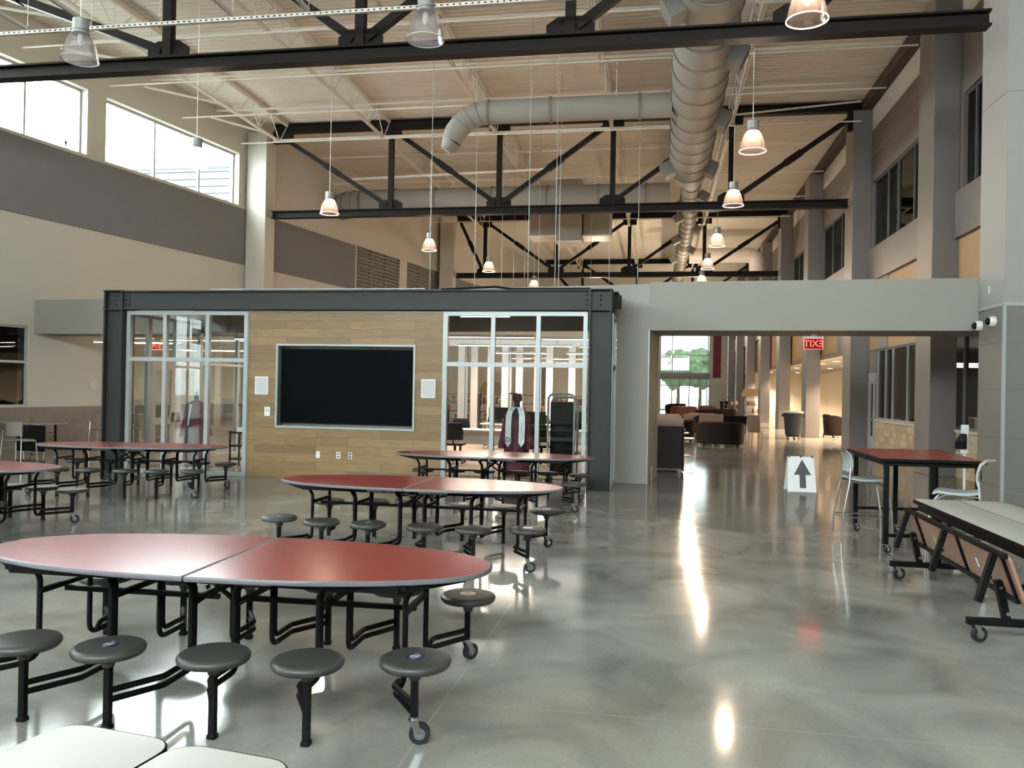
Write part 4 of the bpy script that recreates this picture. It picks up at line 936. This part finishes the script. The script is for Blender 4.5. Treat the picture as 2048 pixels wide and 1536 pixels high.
def lunch_table(x,y,rz,label,stk={}):
    t=empty('lunch_table',(x,y,0),rz,label,'lunch table','oval lunch tables with attached stools')
    for s in (-1,1):
        mb=MB(); P=outline(s)
        mb.prism(P,.712,.740,0,top=1,inset=.010,bev=.006); mb.build('tabletop_half',['edge','red'],t)
        for v in (-1,1):
            mb=MB(); mb.box(min(s*.02,s*1.12),max(s*.02,s*1.12),v*.43-.015,v*.43+.015,.672,.711,0)
            mb.loft([[(s*1.12,v*.43-.012,.672),(s*1.12,v*.43+.012,.672),(s*1.12,v*.43+.012,.711),(s*1.12,v*.43-.012,.711)],[(s*1.42,v*.17-.012,.694),(s*1.42,v*.17+.012,.694),(s*1.42,v*.17+.012,.711),(s*1.42,v*.17-.012,.711)]])
            ap=mb.build('apron_rail','black',t)
            if v<0:
                mb=MB(); mb.box(min(s*.12,s*.42),max(s*.12,s*.42),-.447,-.4455,.678,.706,0)
                if s<0:
                    for q in (.16,.21,.24): mb.box(-q-.02,-q,-.4485,-.447,.682,.703,1)
                mb.build('maker_label',['speaker','leatherred'],ap)
        mb=MB(); mb.bar((s*.10,0,.488),(s*1.10,0,.488),.028); mb.build('long_rail','black',t)
        for i,ul in enumerate(UL):
            mb=MB(); mb.bar((s*ul,-.235,.52),(s*ul,.235,.52),.028); mb.box(s*(ul+.04)-.02,s*(ul+.04)+.02,-.43,.43,.688,.711); mb.build('cross_bar','black',t)
            for v in (-1,1):
                us,vs=US[i],VS[i]; q=(ul-us)
                Pl=[(s*(ul+.045),v*.225,.70),(s*(ul+.04),v*.225,.655),(s*ul,v*.225,.595),(s*ul,v*.225,.145),(s*ul,v*(vs-.25),.145),(s*us,v*vs,.145)]
                mb=MB(); mb.tube(fillet(Pl,.075,5),.0165,8)
                if i<2: Pu=[(s*(ul+.045),v*.262,.70),(s*(ul+.04),v*.262,.655),(s*ul,v*.262,.595),(s*ul,v*.262,.192),(s*ul,v*(vs-.25),.192),(s*us,v*vs,.192)]
                else: Pu=[(s*ul,v*.30,.15),(s*ul,v*.33,.192),(s*ul,v*(vs-.22),.192),(s*us,v*vs,.192)]
                mb.tube(fillet(Pu,.06,5),.0165,8); mb.build('leg','black',t)
                z0=.135 if i==2 else .0
                mb=MB(); mb.bar((s*us,v*vs,z0),(s*us,v*vs,.36),.034)
                if z0==0: mb.box(s*us-.022,s*us+.022,v*vs-.022,v*vs+.022,0,.022)
                po=mb.build('seat_post','black',t,bevel=.003)
                if z0: caster(po,s*us,v*vs,{(1,1):.9,(1,-1):.2,(-1,1):2.2,(-1,-1):2.8}[(s,v)])
                mb=MB(); mb.lathe([(.028,.315),(.032,.335),(.048,.362),(.060,.372),(.140,.374),(.163,.379),(.173,.388),(.177,.400),(.176,.410),(.169,.419),(.158,.424),(.150,.4252),(.02,.426)],(s*us,v*vs,0),32); se=mb.build('stool_seat','seat',t)
                k=('f' if v>0 else 'n')+str(3+i if s>0 else 2-i)
                if k in stk: sticker(se,stk[k],s*us,v*vs)
    mb=MB()
    for v in (-.3,.3):
        mb.tube(fillet([(-.06,v,.705),(-.05,v,.655),(.02,v,.635),(.06,v,.66)],.02),.010,6)
        mb.lathe([(.012,-.02),(.012,.02)],(-.02,v,.615),8,M=Matrix.Rotation(PI/2,4,'X'))
    mb.build('folding_latch','chrome',t)
    for v in (-.2,.2):
        mb=MB(); mb.bar((-.13,v,.695),(.13,v,.50),.02); mb.bar((-.13,v,.50),(.13,v,.695),.02); mb.build('scissor_brace','black',t)
    return t
lunch_table(-2.438,4.542,R(1.4),'oval red lunch table nearest the viewer, its left half reflecting the windows',{'n2':'n','n5':'n','f5':'p'})
lunch_table(-2.467,8.460,R(-.34),'middle oval red lunch table, before the plank wall, pale stickers on its right stools',{'n0':'n','n2':'n','f3':'w','f5':'w','n5':'w'})
lunch_table(-2.455,12.382,R(1.21),'farthest right oval red lunch table, close before the glass with the gown',{'f3':'w'})
lunch_table(-8.268,12.005,R(7.5),'oval red lunch table standing before the left glass bays',{'f1':'n'})
lunch_table(-8.33,8.45,R(-.4),'oval lunch table cut by the left edge of the photo, with pale shining stools',{'f5':'n','f3':'n'})
# ================================================================ HIGH TABLE
t=empty('high_table',(0,0,0),0,'tall square-legged table with burgundy top beside the pillar','high table')
mb=MB(); mb.prism([(2.43,9.68),(3.50,9.69),(3.60,11.56),(2.44,11.40)],1.020,1.055,0,top=1,inset=.006,bev=.004); mb.build('tabletop',['black','red'],t)
mb=MB(); 
for a,b in (((2.50,9.76),(3.45,9.77)),((3.45,9.77),(3.53,11.4)),((3.53,11.4),(2.51,11.3)),((2.51,11.3),(2.50,9.76))): mb.bar((*a,.995),(*b,.995),.045)
mb.build('apron','black',t)
for x,y,lk in ((2.505,9.78,1),(2.985,9.79,0),(3.45,9.79,1),(2.52,11.28,1),(3.01,11.32,0),(3.50,11.36,1)):
    mb=MB(); mb.bar((x,y,.10),(x,y,1.0),.052); l_=mb.build('leg','black',t,bevel=.003); caster(l_,x,y,.6,.035 if False else .040)
for q in (((2.505,9.78,.20),(3.45,9.79,.20)),((2.52,11.28,.30),(3.50,11.36,.30))): mb=MB(); mb.bar(*q,.035); mb.build('stretcher','black',t)
def bar_chair(x,y,rz,label):
    t=empty('bar_chair',(x,y,0),rz,label,'chair','silver high chairs at the tall table')
    # faces +x
    def ringx(xx,z,w_,th): return [(xx,-w_/2,z),(xx,w_/2,z),(xx,w_/2,z+th),(xx,-w_/2,z+th)]
    mb=MB(); mb.loft([ringx(-.20,.745,.36,.03),ringx(-.10,.725,.40,.03),ringx(.06,.725,.42,.03),ringx(.18,.735,.40,.03),ringx(.23,.715,.36,.025)],0,True); mb.build('seat','silverplastic',t,bevel=.008)
    pr=[(-.20,.83),(-.185,.90),(-.19,.97),(-.215,1.04),(-.265,1.085),(-.33,1.09)]
    mb=MB(); rings=[]
    for i,(px,pz) in enumerate(pr):
        w_=.34+.03*math.sin(i/5*PI); rings.append([(px+.02*abs(k)**2*.25,k*w_/4,pz) for k in (-2,-1,0,1,2)]+[(px-.022+.02*abs(k)**2*.25,k*w_/4,pz+.006) for k in (2,1,0,-1,-2)])
    mb.loft(rings,0,True); bk=mb.build('backrest','silverplastic',t)
    mb=MB()
    for r_ in range(3):
        for k in range(5): mb.box(-.178,-.174,-.10+k*.045,-.085+k*.045,.905+r_*.035,.918+r_*.035)
    mb.build('perforations','blackmatte',bk)
    for s in (-1,1):
        mb=MB(); mb.tube(fillet([(-.30,s*.20,0),(-.275,s*.195,.35),(-.21,s*.185,.70),(-.195,s*.17,.88)],.3,6),.013,8); mb.build('leg','silvertube',t)
        mb=MB(); mb.tube(fillet([(.28,s*.21,0),(.27,s*.205,.35),(.22,s*.19,.66),(.10,s*.18,.72),(-.2,s*.18,.715)],.12,6),.013,8); mb.build('leg','silvertube',t)
    mb=MB(); mb.tube([(-.28,.196,.30),(.27,.206,.30)],.009,6); mb.tube([(-.28,-.196,.30),(.27,-.206,.30)],.009,6); mb.tube([(.27,-.206,.30),(.27,.206,.30)],.009,6); mb.tube([(-.28,-.196,.30),(-.28,.196,.30)],.009,6); mb.build('foot_rail','silvertube',t)
    return t
bar_chair(2.44,10.55,R(4),'tall silver-grey chair at the left side of the high table')
bar_chair(3.12,9.42,R(160),'tall silver-grey chair behind the white-topped bench table, facing left')
# ================================================================ FOLDED BENCH TABLE (right)
t=empty('folding_bench_table',(0,0,0),0,'white-topped bench table with brown bench hung on its side, right edge','bench table')
for x0,x1,L in ((2.475,2.893,0),(2.897,3.30,1)):
    c=.07; P=[(x0,6.05+(c if L==0 else 0)),(x0+(c if L==0 else 0),6.05),(x1,6.05),(x1,8.70 if L==0 else 8.60),(x1-(0 if L==0 else .1),8.72),(x0,8.69)] if L==0 else [(x0,6.05),(x1-c,6.05),(x1,6.05+c),(x1,8.62),(x1-.08,8.73),(x0,8.72)]
    mb=MB(); mb.prism(P,.700,.740,0,top=1,inset=.005,bev=.004); mb.build('tabletop_plank',['black','white'],t)
mb=MB(); mb.box(2.50,2.55,6.2,8.62,.64,.70); mb.box(3.2,3.25,6.2,8.62,.64,.70); mb.build('side_rail','black',t)
for y in (6.42,8.42):
    mb=MB(); mb.box(2.20,3.05 if y>7 else 3.4,y-.025,y+.025,.125,.175); b_=mb.build('base_bar','black',t,bevel=.003)
    caster(b_,2.26,y,.35,.056); caster(b_,2.98 if y>7 else 3.33,y,.35,.056)
    mb=MB(); mb.bar((2.46,y,.17),(2.40,y,.45),.05); mb.bar((2.62,y,.17),(2.62,y,.70),.055); mb.bar((2.40,y,.44),(2.62,y,.40),.035); mb.build('upright','black',t)
    mb=MB(); mb.bar((2.62,y,.48),(2.9,y-.1 if y>7 else y+.1,.66),.03); mb.build('stay','black',t)
    mb=MB()
    for z in (.22,.40): mb.lathe([(.014,0),(.014,.01)],(2.46 if z<.3 else 2.41,y-.026,z),10,M=Matrix.Rotation(PI/2,4,'X'))
    mb.build('bolts','chrome',t)
b=empty('bench',(0,0,0),0,parent=t)
def bp(y,k,o=0): # k 0 top .. 1 bottom, o outward
    return Vector((2.345+.115*k-o*.95,y,.675-.335*k-o*.3))
mb=MB(); rr=.05; N_=5
ya,yb=6.12,8.42; pts=[]
for (yy,kk,a0) in ((ya,0,180),(yb,0,90),(yb,1,0),(ya,1,270)):
    for i in range(N_):
        a=R(a0-90*i/(N_-1)); cy_=yy+(rr if yy==ya else -rr); ck=kk+(.15 if kk==0 else -.15)
        pts.append((cy_+rr*math.cos(a) , ck-.15*math.sin(a)))
mb.loft([[bp(y_,k_,0) for y_,k_ in pts],[bp(y_,k_,-.022) for y_,k_ in pts]],0); mb.build('bench_board','brown',b)
mb=MB(); mb.bar(bp(ya,.0,.012),bp(yb,.0,.012),.034); mb.bar(bp(ya+.05,.93,.014),bp(yb-.05,.93,.014),.03); mb.build('bench_rail','black',b)
for y in (8.30,7.28,6.28):
    mb=MB(); mb.bar(bp(y,.02,.03),(2.215,y-.02,.325),.045); l_=mb.build('bench_leg','black',b,bevel=.003)
    mb=MB(); mb.lathe([(.013,0),(.013,.01)],(2.30,y-.05,.5),10,M=Matrix.Rotation(-PI/2,4,'Y')); mb.build('bolt','chrome',l_)
for y in (8.16,7.10,6.20):
    mb=MB(); mb.bar(bp(y,.03,.008),bp(y,.95,.008),.022); mb.build('bench_strut','black',b)
for y,mt in ((7.78,'green'),(6.80,'paper')):
    mb=MB(); q=[bp(y-.012,.42,.004),bp(y+.018,.42,.004),bp(y+.012,.62,.004),bp(y-.018,.62,.004)]
    mb.loft([q,[v+Vector((-.002,0,-.0006)) for v in q]]); mb.build('tape_tag',mt,b)
# ================================================================ WHITE BENCH TABLE (bottom left)
t=empty('folding_bench_table',(0,0,0),0,'white-topped table with rounded corners at the bottom left edge','bench table')
def rrect(x0,x1,y0,y1,r,n=6):
    P=[]
    for cx,cy_,a0 in ((x0+r,y0+r,180),(x1-r,y0+r,270),(x1-r,y1-r,0),(x0+r,y1-r,90)):
        for i in range(n+1): a=R(a0+90*i/n); P.append((cx+r*math.cos(a),cy_+r*math.sin(a)))
    return P
for u0,u1 in ((-.405,-.003),(.003,.385)):
    mb=MB(); mb.T=Matrix.Translation((-1.305,2.145,0))@Matrix.Rotation(R(-8),4,'Z')
    mb.prism(rrect(u0,u1,-2.4,0,.085),.705,.740,0,top=1,inset=.005,bev=.004); mb.build('tabletop_plank',['black','white'],t)
mb=MB(); mb.T=Matrix.Translation((-1.305,2.145,0))@Matrix.Rotation(R(-8),4,'Z')
mb.bar((-.25,-.1,.68),(-.25,-2.3,.68),.05); mb.bar((.22,-.1,.68),(.22,-2.3,.68),.05); mb.build('side_rail','black',t)
for yy in (-.45,-2.0):
    mb=MB(); mb.T=Matrix.Translation((-1.305,2.145,0))@Matrix.Rotation(R(-8),4,'Z')
    mb.box(-.45,.42,yy-.025,yy+.025,.125,.175); mb.bar((0,yy,.17),(0,yy,.7),.05); mb.bar((-.25,yy,.66),(.22,yy,.66),.04); b_=mb.build('base_bar','black',t)
    for u in (-.4,.37):
        p=Matrix.Translation((-1.305,2.145,0))@Matrix.Rotation(R(-8),4,'Z')@Vector((u,yy,0)); caster(b_,p.x,p.y,.3,.056)
# ================================================================ HALL AND LOUNGE
# A-frame arrow sign
t=empty('floor_arrow_sign',(2.54,15.62,0),R(2),'white folding floor sign with a black upward arrow','floor sign')
def slant(x0,x1,z0,z1,sgn,o0,o1):
    f=lambda x,z,o: Vector((x*(1-.10*z/.62) ,sgn*(-.17+.15*z/.62)-sgn*o,z))
    return f
f1=slant(0,0,0,0,1,0,0); f2=slant(0,0,0,0,-1,0,0)
mb=MB(); slab(mb,f1,-.25,.25,.0,.62,0,.012); mb.build('front_panel','paper',t)
mb=MB(); slab(mb,f2,-.25,.25,.0,.62,0,.012); mb.build('back_panel','paper',t)
mb=MB()
pts=[(-.055,.07),(.055,.07),(.055,.30),(.155,.30),(0,.57),(-.155,.30),(-.055,.30)]
i0=[mb.pt(f1(x+.02,z,.0135)) for x,z in pts]; i1=[mb.pt(f1(x+.02,z,.0165)) for x,z in pts]
mb.face(i0[::-1]); mb.face(i1)
for k in range(7): j=(k+1)%7; mb.face((i0[k],i0[j],i1[j],i1[k]))
mb.build('arrow','arrow',t)
mb=MB()
for x in (-.20,0,.2): mb.box(x-.012,x+.012,-.045,.045,.60,.635)
mb.build('hinge_clips','arrow',t)
# grey rolling bin
t=empty('rolling_bin',(5.12,33.3,0),R(0),'round grey rolling bin with a pale liner rim by the columns','bin')
mb=MB(); mb.lathe([(.26,.14),(.285,.16),(.345,.88),(.36,.90),(.37,.99),(.36,1.02),(.34,1.02),(.335,.95),(.27,.2)],n=32); mb.build('body','bin',t)
mb=MB(); mb.lathe([(.355,1.0),(.385,1.01),(.385,1.06),(.35,1.075),(.34,1.03)],n=32,cap=False); mb.build('liner','jamb',t)
for a in (0,PI): mb=MB(); mb.box(.33,.41,-.07,.07,.86,.95,0,Matrix.Rotation(a,4,'Z')); mb.build('handle','bin',t)
mb=MB(); mb.lathe([(.25,.10),(.25,.14)],n=24); do=mb.build('dolly','blackmatte',t)
for a in range(5): caster(do,.2*math.cos(a*1.2566),.2*math.sin(a*1.2566),a,.038)
t=empty('rolling_bin',(5.30,70,0),0,'small dark bin far down the hall beside the entrance','bin')
mb=MB(); mb.lathe([(.24,.0),(.33,.95),(.35,1.0)],n=20); mb.build('body','bin',t); mb=MB(); mb.lathe([(.36,.98),(.36,1.02)],n=20); mb.build('rim','blackmatte',t)
# barrel sofas / chairs
def barrel(x,y,rz,w_,d,h,mt,label,group='dark lounge seats',cat='sofa',seatm=None):
    t=empty('lounge_sofa' if w_>1 else 'tub_chair',(x,y,0),rz,label,cat,group)
    # open side faces +y, curved back faces -y
    def arcp(k,w2,d2,n=16): 
        a=PI+PI*k/n; return (w2*math.copysign(abs(math.cos(a))**.7,math.cos(a)), d2*math.sin(a)+d*.30)
    n=16
    outb=[arcp(k,w_/2*.92,d*.62) for k in range(n+1)]; outt=[arcp(k,w_/2,d*.70) for k in range(n+1)]
    innt=[arcp(k,w_/2-.13,d*.70-.13) for k in range(n+1)]; innb=[arcp(k,w_/2*.92-.1,d*.62-.1) for k in range(n+1)]
    def hz(k): e=abs(k-n/2)/(n/2); return h-(.14*e**3)*h
    rings=[[(p[0],p[1],.07) for p in outb],[(p[0],p[1],hz(k)-.04) for k,p in enumerate(outt)],[((p[0]+q[0])/2,(p[1]+q[1])/2,hz(k)) for k,(p,q) in enumerate(zip(outt,innt))],[(q[0],q[1],hz(k)-.04) for k,q in enumerate(innt)],[(q[0],q[1],.07) for q in innb]]
    mb=MB(); mb.loft(rings,0,True,close=False,cap=False)
    ids=len(rings[0])
    for e in (0,n):
        mb.face([r_*(n+1)+e for r_ in range(5)],0)
    mb.build('curved_back',mt,t)
    mb=MB(); P=[(p[0]*.9,p[1]*.95+.02) for p in innb]+[(w_/2*.80,d*.45),(-w_/2*.80,d*.45)]
    mb.prism(P,.16,.43,0,bev=.03); mb.build('seat_cushion',seatm or mt,t)
    for sx in (-1,1):
        for yy in (-.2,.35): mb=MB(); mb.tube([(sx*w_*.33,yy*d,0),(sx*w_*.33,yy*d,.17)],.022,8); mb.build('leg','blackmatte',t)
    return t
barrel(2.03,27.75,R(0),1.62,.95,.80,'leather','dark brown curved sofa, its back to the viewer in the middle of the hall')
barrel(.95,29.6,R(90),1.1,.9,.78,'leather','dark brown tub chair left of the curved sofa')
barrel(.6,33.0,R(70),1.1,.9,.80,'leather','dark tub chair second behind the curved sofa at left')
barrel(2.4,34.8,R(20),1.9,.95,.84,'leather','dark curved sofa farther behind, left of the folded laptops')
barrel(1.5,38.6,R(100),1.1,.9,.8,'taupefab','taupe tub chair far behind the curved sofa','tan lounge seats','chair')
barrel(3.0,44,R(10),2.2,1.0,.9,'leather','long dark sofa far down the hall')
barrel(1.5,50,R(0),1.6,1.0,.9,'leatherred','red-brown sofa far down the hall, left')
barrel(3.1,54,R(0),1.2,.9,.9,'leatherred','red-brown sofa far down the hall, right of the other')
barrel(1.3,60,R(30),1.6,.9,.9,'leather','dark sofa nearest the entrance doors')
def sidetable(x,y,h,label,r=.28):
    t=empty('side_table',(x,y,0),0,label,'table','small white lounge tables')
    mb=MB(); mb.prism(rrect(-r,r,-r,r,.06),h-.03,h,0,bev=.004); mb.build('tabletop','paper',t)
    mb=MB(); mb.tube([(0,0,.02),(0,0,h-.03)],.03,10); mb.lathe([(.2,0),(.2,.02),(.04,.035)],n=20); mb.build('pedestal','alu',t)
sidetable(.62,28.3,.50,'small white table beside the tub chair, farthest of three'); sidetable(.66,26.0,.50,'small white table, middle of three in a row'); sidetable(.70,23.0,.50,'small white table, nearest of three in a row')
sidetable(2.0,31.2,.62,'white table behind the curved sofa',.35); sidetable(2.3,41,.7,'white round-cornered table far in the lounge',.4)
# laptops / tilted seat boards behind the sofa
for (x,y,rz,w_,h,mt,L) in ((2.62,29.6,.05,.78,.52,'blackmatte','black rectangular chair back behind the curved sofa'),(3.35,30.4,-.35,.45,.55,'taupefab','tilted taupe chair back right of the black one'),(2.0,32.6,.05,.9,.5,'taupefab','low taupe seat block behind the sofa, left')):
    t=empty('lounge_chair',(x,y,0),rz,L,'chair','low chairs behind the curved sofa')
    mb=MB(); mb.loft([[(-w_/2,-.02,.42),(w_/2,-.02,.42),(w_/2,.05,.42),(-w_/2,.05,.42)],[(-w_/2,-.16,.42+h),(w_/2,-.16,.42+h),(w_/2,-.10,.42+h),(-w_/2,-.10,.42+h)]]); mb.build('backrest',mt,t,bevel=.015)
    mb=MB(); mb.box(-w_/2,w_/2,0,.5,.34,.44); mb.build('seat',mt,t,bevel=.02)
    for sx in (-1,1):
        for yy in (.05,.45): mb=MB(); mb.tube([(sx*(w_/2-.05),yy,0),(sx*(w_/2-.05),yy,.36)],.014,6); mb.build('leg','silvertube',t)
# high-backed booth benches by the jamb
for k,(y,L) in enumerate(((18.1,'nearest high-backed booth bench, dark brown with taupe top rolls'),(19.7,'second high-backed booth bench behind the first'),(21.3,'third high-backed booth bench behind the first'))):
    t=empty('booth_bench',(.02,y,0),0,L,'booth','booth benches by the opening')
    mb=MB(); mb.box(-.9,.50,-.02,.10,.10,1.02); mb.build('back_panel','leather',t,bevel=.01)
    for zz in (1.06,):
        mb=MB(); mb.tube([(-.9,.06,zz),(.52,.06,zz)],.10,12); mb.tube([(-.9,.16,zz-.02+.06),(.52,.16,zz-.02+.06)],.08,12); mb.build('top_roll','taupefab',t)
    mb=MB(); mb.box(-.9,.50,.10,.68,.14,.45); mb.build('seat','leather',t,bevel=.03)
    mb=MB(); mb.box(.505,.54,-.03,.62,.04,1.0); mb.build('end_panel','leather',t,bevel=.006)
    for x in (-.8,.45): mb=MB(); mb.box(x-.03,x+.03,.0,.06,0,.10); mb.build('leg','alud',t)
# alcove chairs and desks
barrel(7.0,35.6,R(-60),.85,.85,.95,'leather','dark tub chair in the lit alcove, left of two','dark alcove chairs','chair')
barrel(7.55,33.4,R(-80),.85,.85,.92,'leather','dark tub chair in the lit alcove, right of two, with silver legs','dark alcove chairs','chair')
def desk(x,y,label,mt='shelf'):
    t=empty('desk',(x,y,0),0,label,'desk')
    mb=MB(); mb.box(-.7,.7,-.4,.4,.72,.75); mb.build('desktop',mt,t,bevel=.004)
    mb=MB(); mb.box(-.66,-.2,-.36,.36,0,.72); mb.build('drawer_unit','shelf',t)
    for yy in (-.35,.35): mb=MB(); mb.bar((.65,yy,0),(.65,yy,.72),.04); mb.build('leg','blackmatte',t)
desk(7.3,49.2,'dark desk with a monitor in the alcove beyond the bin')
t=empty('computer_monitor',(7.1,49.1,.751),0,'black monitor on the far alcove desk','monitor'); mb=MB(); mb.box(-.25,.25,-.02,.02,.1,.42); mb.build('screen','black',t); mb=MB(); mb.box(-.02,.02,.02,.04,0,.2); mb.box(-.1,.1,-.06,.08,0,.012); mb.build('stand','black',t)
desk(7.5,40.5,'dark low desk half hidden by the column behind the bin')
mb=MB(); mb.box(10.43,10.49,40.2,41.2,1.15,2.45); o=mb.build('wall_art','shelf'); tag(o,'narrow dark framed panel on the lit alcove wall','wall panel')
# ceiling downlights in the alcove
for i,(x,y) in enumerate([(xx,yy) for yy in (30.5,33.5,36.5,39.5,43,46.5,50,53.5,57) for xx in (7.3,9.0)]):
    t=empty('downlight',(x,y,3.14),0,None,'downlight','alcove downlights')
    t['label']='round warm downlight in the alcove ceiling, %s of the row %s'%('left' if x<8 else 'right',['nearest','second nearest','third','fourth','fifth','sixth','seventh','eighth','farthest'][i//2])
    mb=MB(); mb.lathe([(.13,-.012),(.15,-.010),(.15,0)],n=20); mb.build('trim_ring','outlet',t)
    mb=MB(); mb.lathe([(.12,-.0145),(.12,-.0125)],n=20); mb.build('lens','warm',t)
    if i%2==0 or i<8:
        l=bpy.data.lights.new('down_light','SPOT'); l.energy=1500; l.color=(1,.76,.52); l.spot_size=R(130); l.spot_blend=.6; l.shadow_soft_size=.1
        o=bpy.data.objects.new('down_light',l); COL.objects.link(o); o.location=(x,y,3.10)
# classroom behind the ground windows
for i,(y,x0) in enumerate(((17.6,7.6),(19.4,7.4),(22.6,7.3),(24.6,8.0))):
    mb=MB(); mb.box(x0,x0+1.8,y-.04,y+.04,2.55,2.60); tag(mb.build('linear_lamp','linear'),'linear lamp glowing behind the ground windows on the right, %s'%['nearest','second','third','farthest'][i],'linear lamp','classroom linear lamps')
    l=bpy.data.lights.new('class_light','AREA'); l.shape='RECTANGLE'; l.size=1.6; l.size_y=.08; l.energy=28; l.color=(1,.85,.75)
    o=bpy.data.objects.new('class_light',l); COL.objects.link(o); o.location=(x0+.9,y,2.53)
t=empty('classroom_cabinet',(8.6,21.6,0),0,'pale low cabinet seen through the ground-floor window','cabinet')
mb=MB(); mb.box(-1.2,1.2,-.3,.3,0,1.25); mb.build('carcass','outlet',t,bevel=.01); mb=MB(); mb.box(-1.2,1.2,-.305,-.30,.6,.62); mb.build('drawer_line','grout',t)
# hand sanitiser stand
t=empty('sanitiser_stand',(5.50,16.28,0),R(-12),'white hand sanitiser stand with a black dispenser beside the pillar','sanitiser stand')
mb=MB(); mb.box(-.02,.02,-.015,.015,.02,.9); mb.box(-.16,.16,-.14,.14,0,.02); mb.build('pole','outlet',t)
mb=MB(); mb.box(-.065,.065,-.01,.01,.72,1.24); mb.build('sign_board','paper',t,bevel=.01)
mb=MB(); mb.loft([[(-.17,-.10,.80),(.02,-.10,.80),(.02,.0,.80),(-.17,.0,.80)],[(-.16,-.12,.95),(.025,-.12,.95),(.02,.0,.95),(-.16,.0,.95)],[(-.08,-.10,1.08),(.02,-.10,1.08),(.02,0,1.08),(-.08,0,1.08)]]); mb.build('dispenser','black',t,bevel=.02)
mb=MB(); mb.box(-.14,0,-.12,.0,.64,.66); mb.build('drip_tray','alu',t)
# left alcove furniture
t=empty('presentation_table',(-14.65,17.3,0),R(-3),'dark rolling table with a black front panel at the far left','table')
mb=MB(); mb.box(-1.0,.80,-.35,.35,.71,.74); mb.build('tabletop','wallgrey',t,bevel=.004)
mb=MB(); mb.box(.02,.80,-.36,-.34,.10,.70); mb.build('modesty_panel','blackmatte',t)
for x in (.06,.76,-.9):
    mb=MB(); mb.bar((x,0,.08),(x,0,.71),.04); l_=mb.build('leg','black',t); caster(l_,x,0,.5,.03)
def cafe_chair(x,y,rz,label,mt='chairback'):
    t=empty('side_chair',(x,y,0),rz,label,'chair','pale chairs in the left alcove')
    # faces +y
    mb=MB(); mb.loft([[(-.21,-.2,.44),(.21,-.2,.44),(.21,-.2,.46),(-.21,-.2,.46)],[(-.23,0,.43),(.23,0,.43),(.23,0,.45),(-.23,0,.45)],[(-.21,.22,.44),(.21,.22,.44),(.21,.22,.46),(-.21,.22,.46)]]); mb.build('seat',mt,t,bevel=.008)
    mb=MB(); mb.loft([[(.24*math.sin(a),-.24+.06*(1-math.cos(a*1.2))*2,z) for a in [-.9+1.8*k/8 for k in range(9)]]+[(.24*math.sin(a),-.215+.06*(1-math.cos(a*1.2))*2,z) for a in [.9-1.8*k/8 for k in range(9)]] for z in (.54,.62,.78,.84)],0,True); mb.build('backrest',mt,t)
    for s in (-1,1):
        mb=MB(); mb.tube(fillet([(s*.24,-.27,0),(s*.215,-.235,.45),(s*.20,-.235,.66)],.2),.012,8); mb.build('leg','silvertube',t)
        mb=MB(); mb.tube(fillet([(s*.25,.25,0),(s*.23,.22,.42),(s*.21,-.2,.44)],.05),.012,8); mb.build('leg','silvertube',t)
    return t
cafe_chair(-13.55,15.75,R(5),'pale chair with silver legs cut by the left edge, back to the viewer')
cafe_chair(-15.25,18.4,R(-80),'pale chair against the left wall just behind the dark table')
cafe_chair(-14.75,20.1,R(-80),'pale chair against the left wall beneath the alcove bulkhead')
cafe_chair(-14.45,21.3,R(-100),'pale chair near the alcove door, half hidden by the steel post')
mb=MB(); slab(mb,LW,-6.85,-6.6,1.5,1.72,-.02,-.001); tag(mb.build('room_sign','speaker'),'small square grey room sign beside the alcove door','sign')
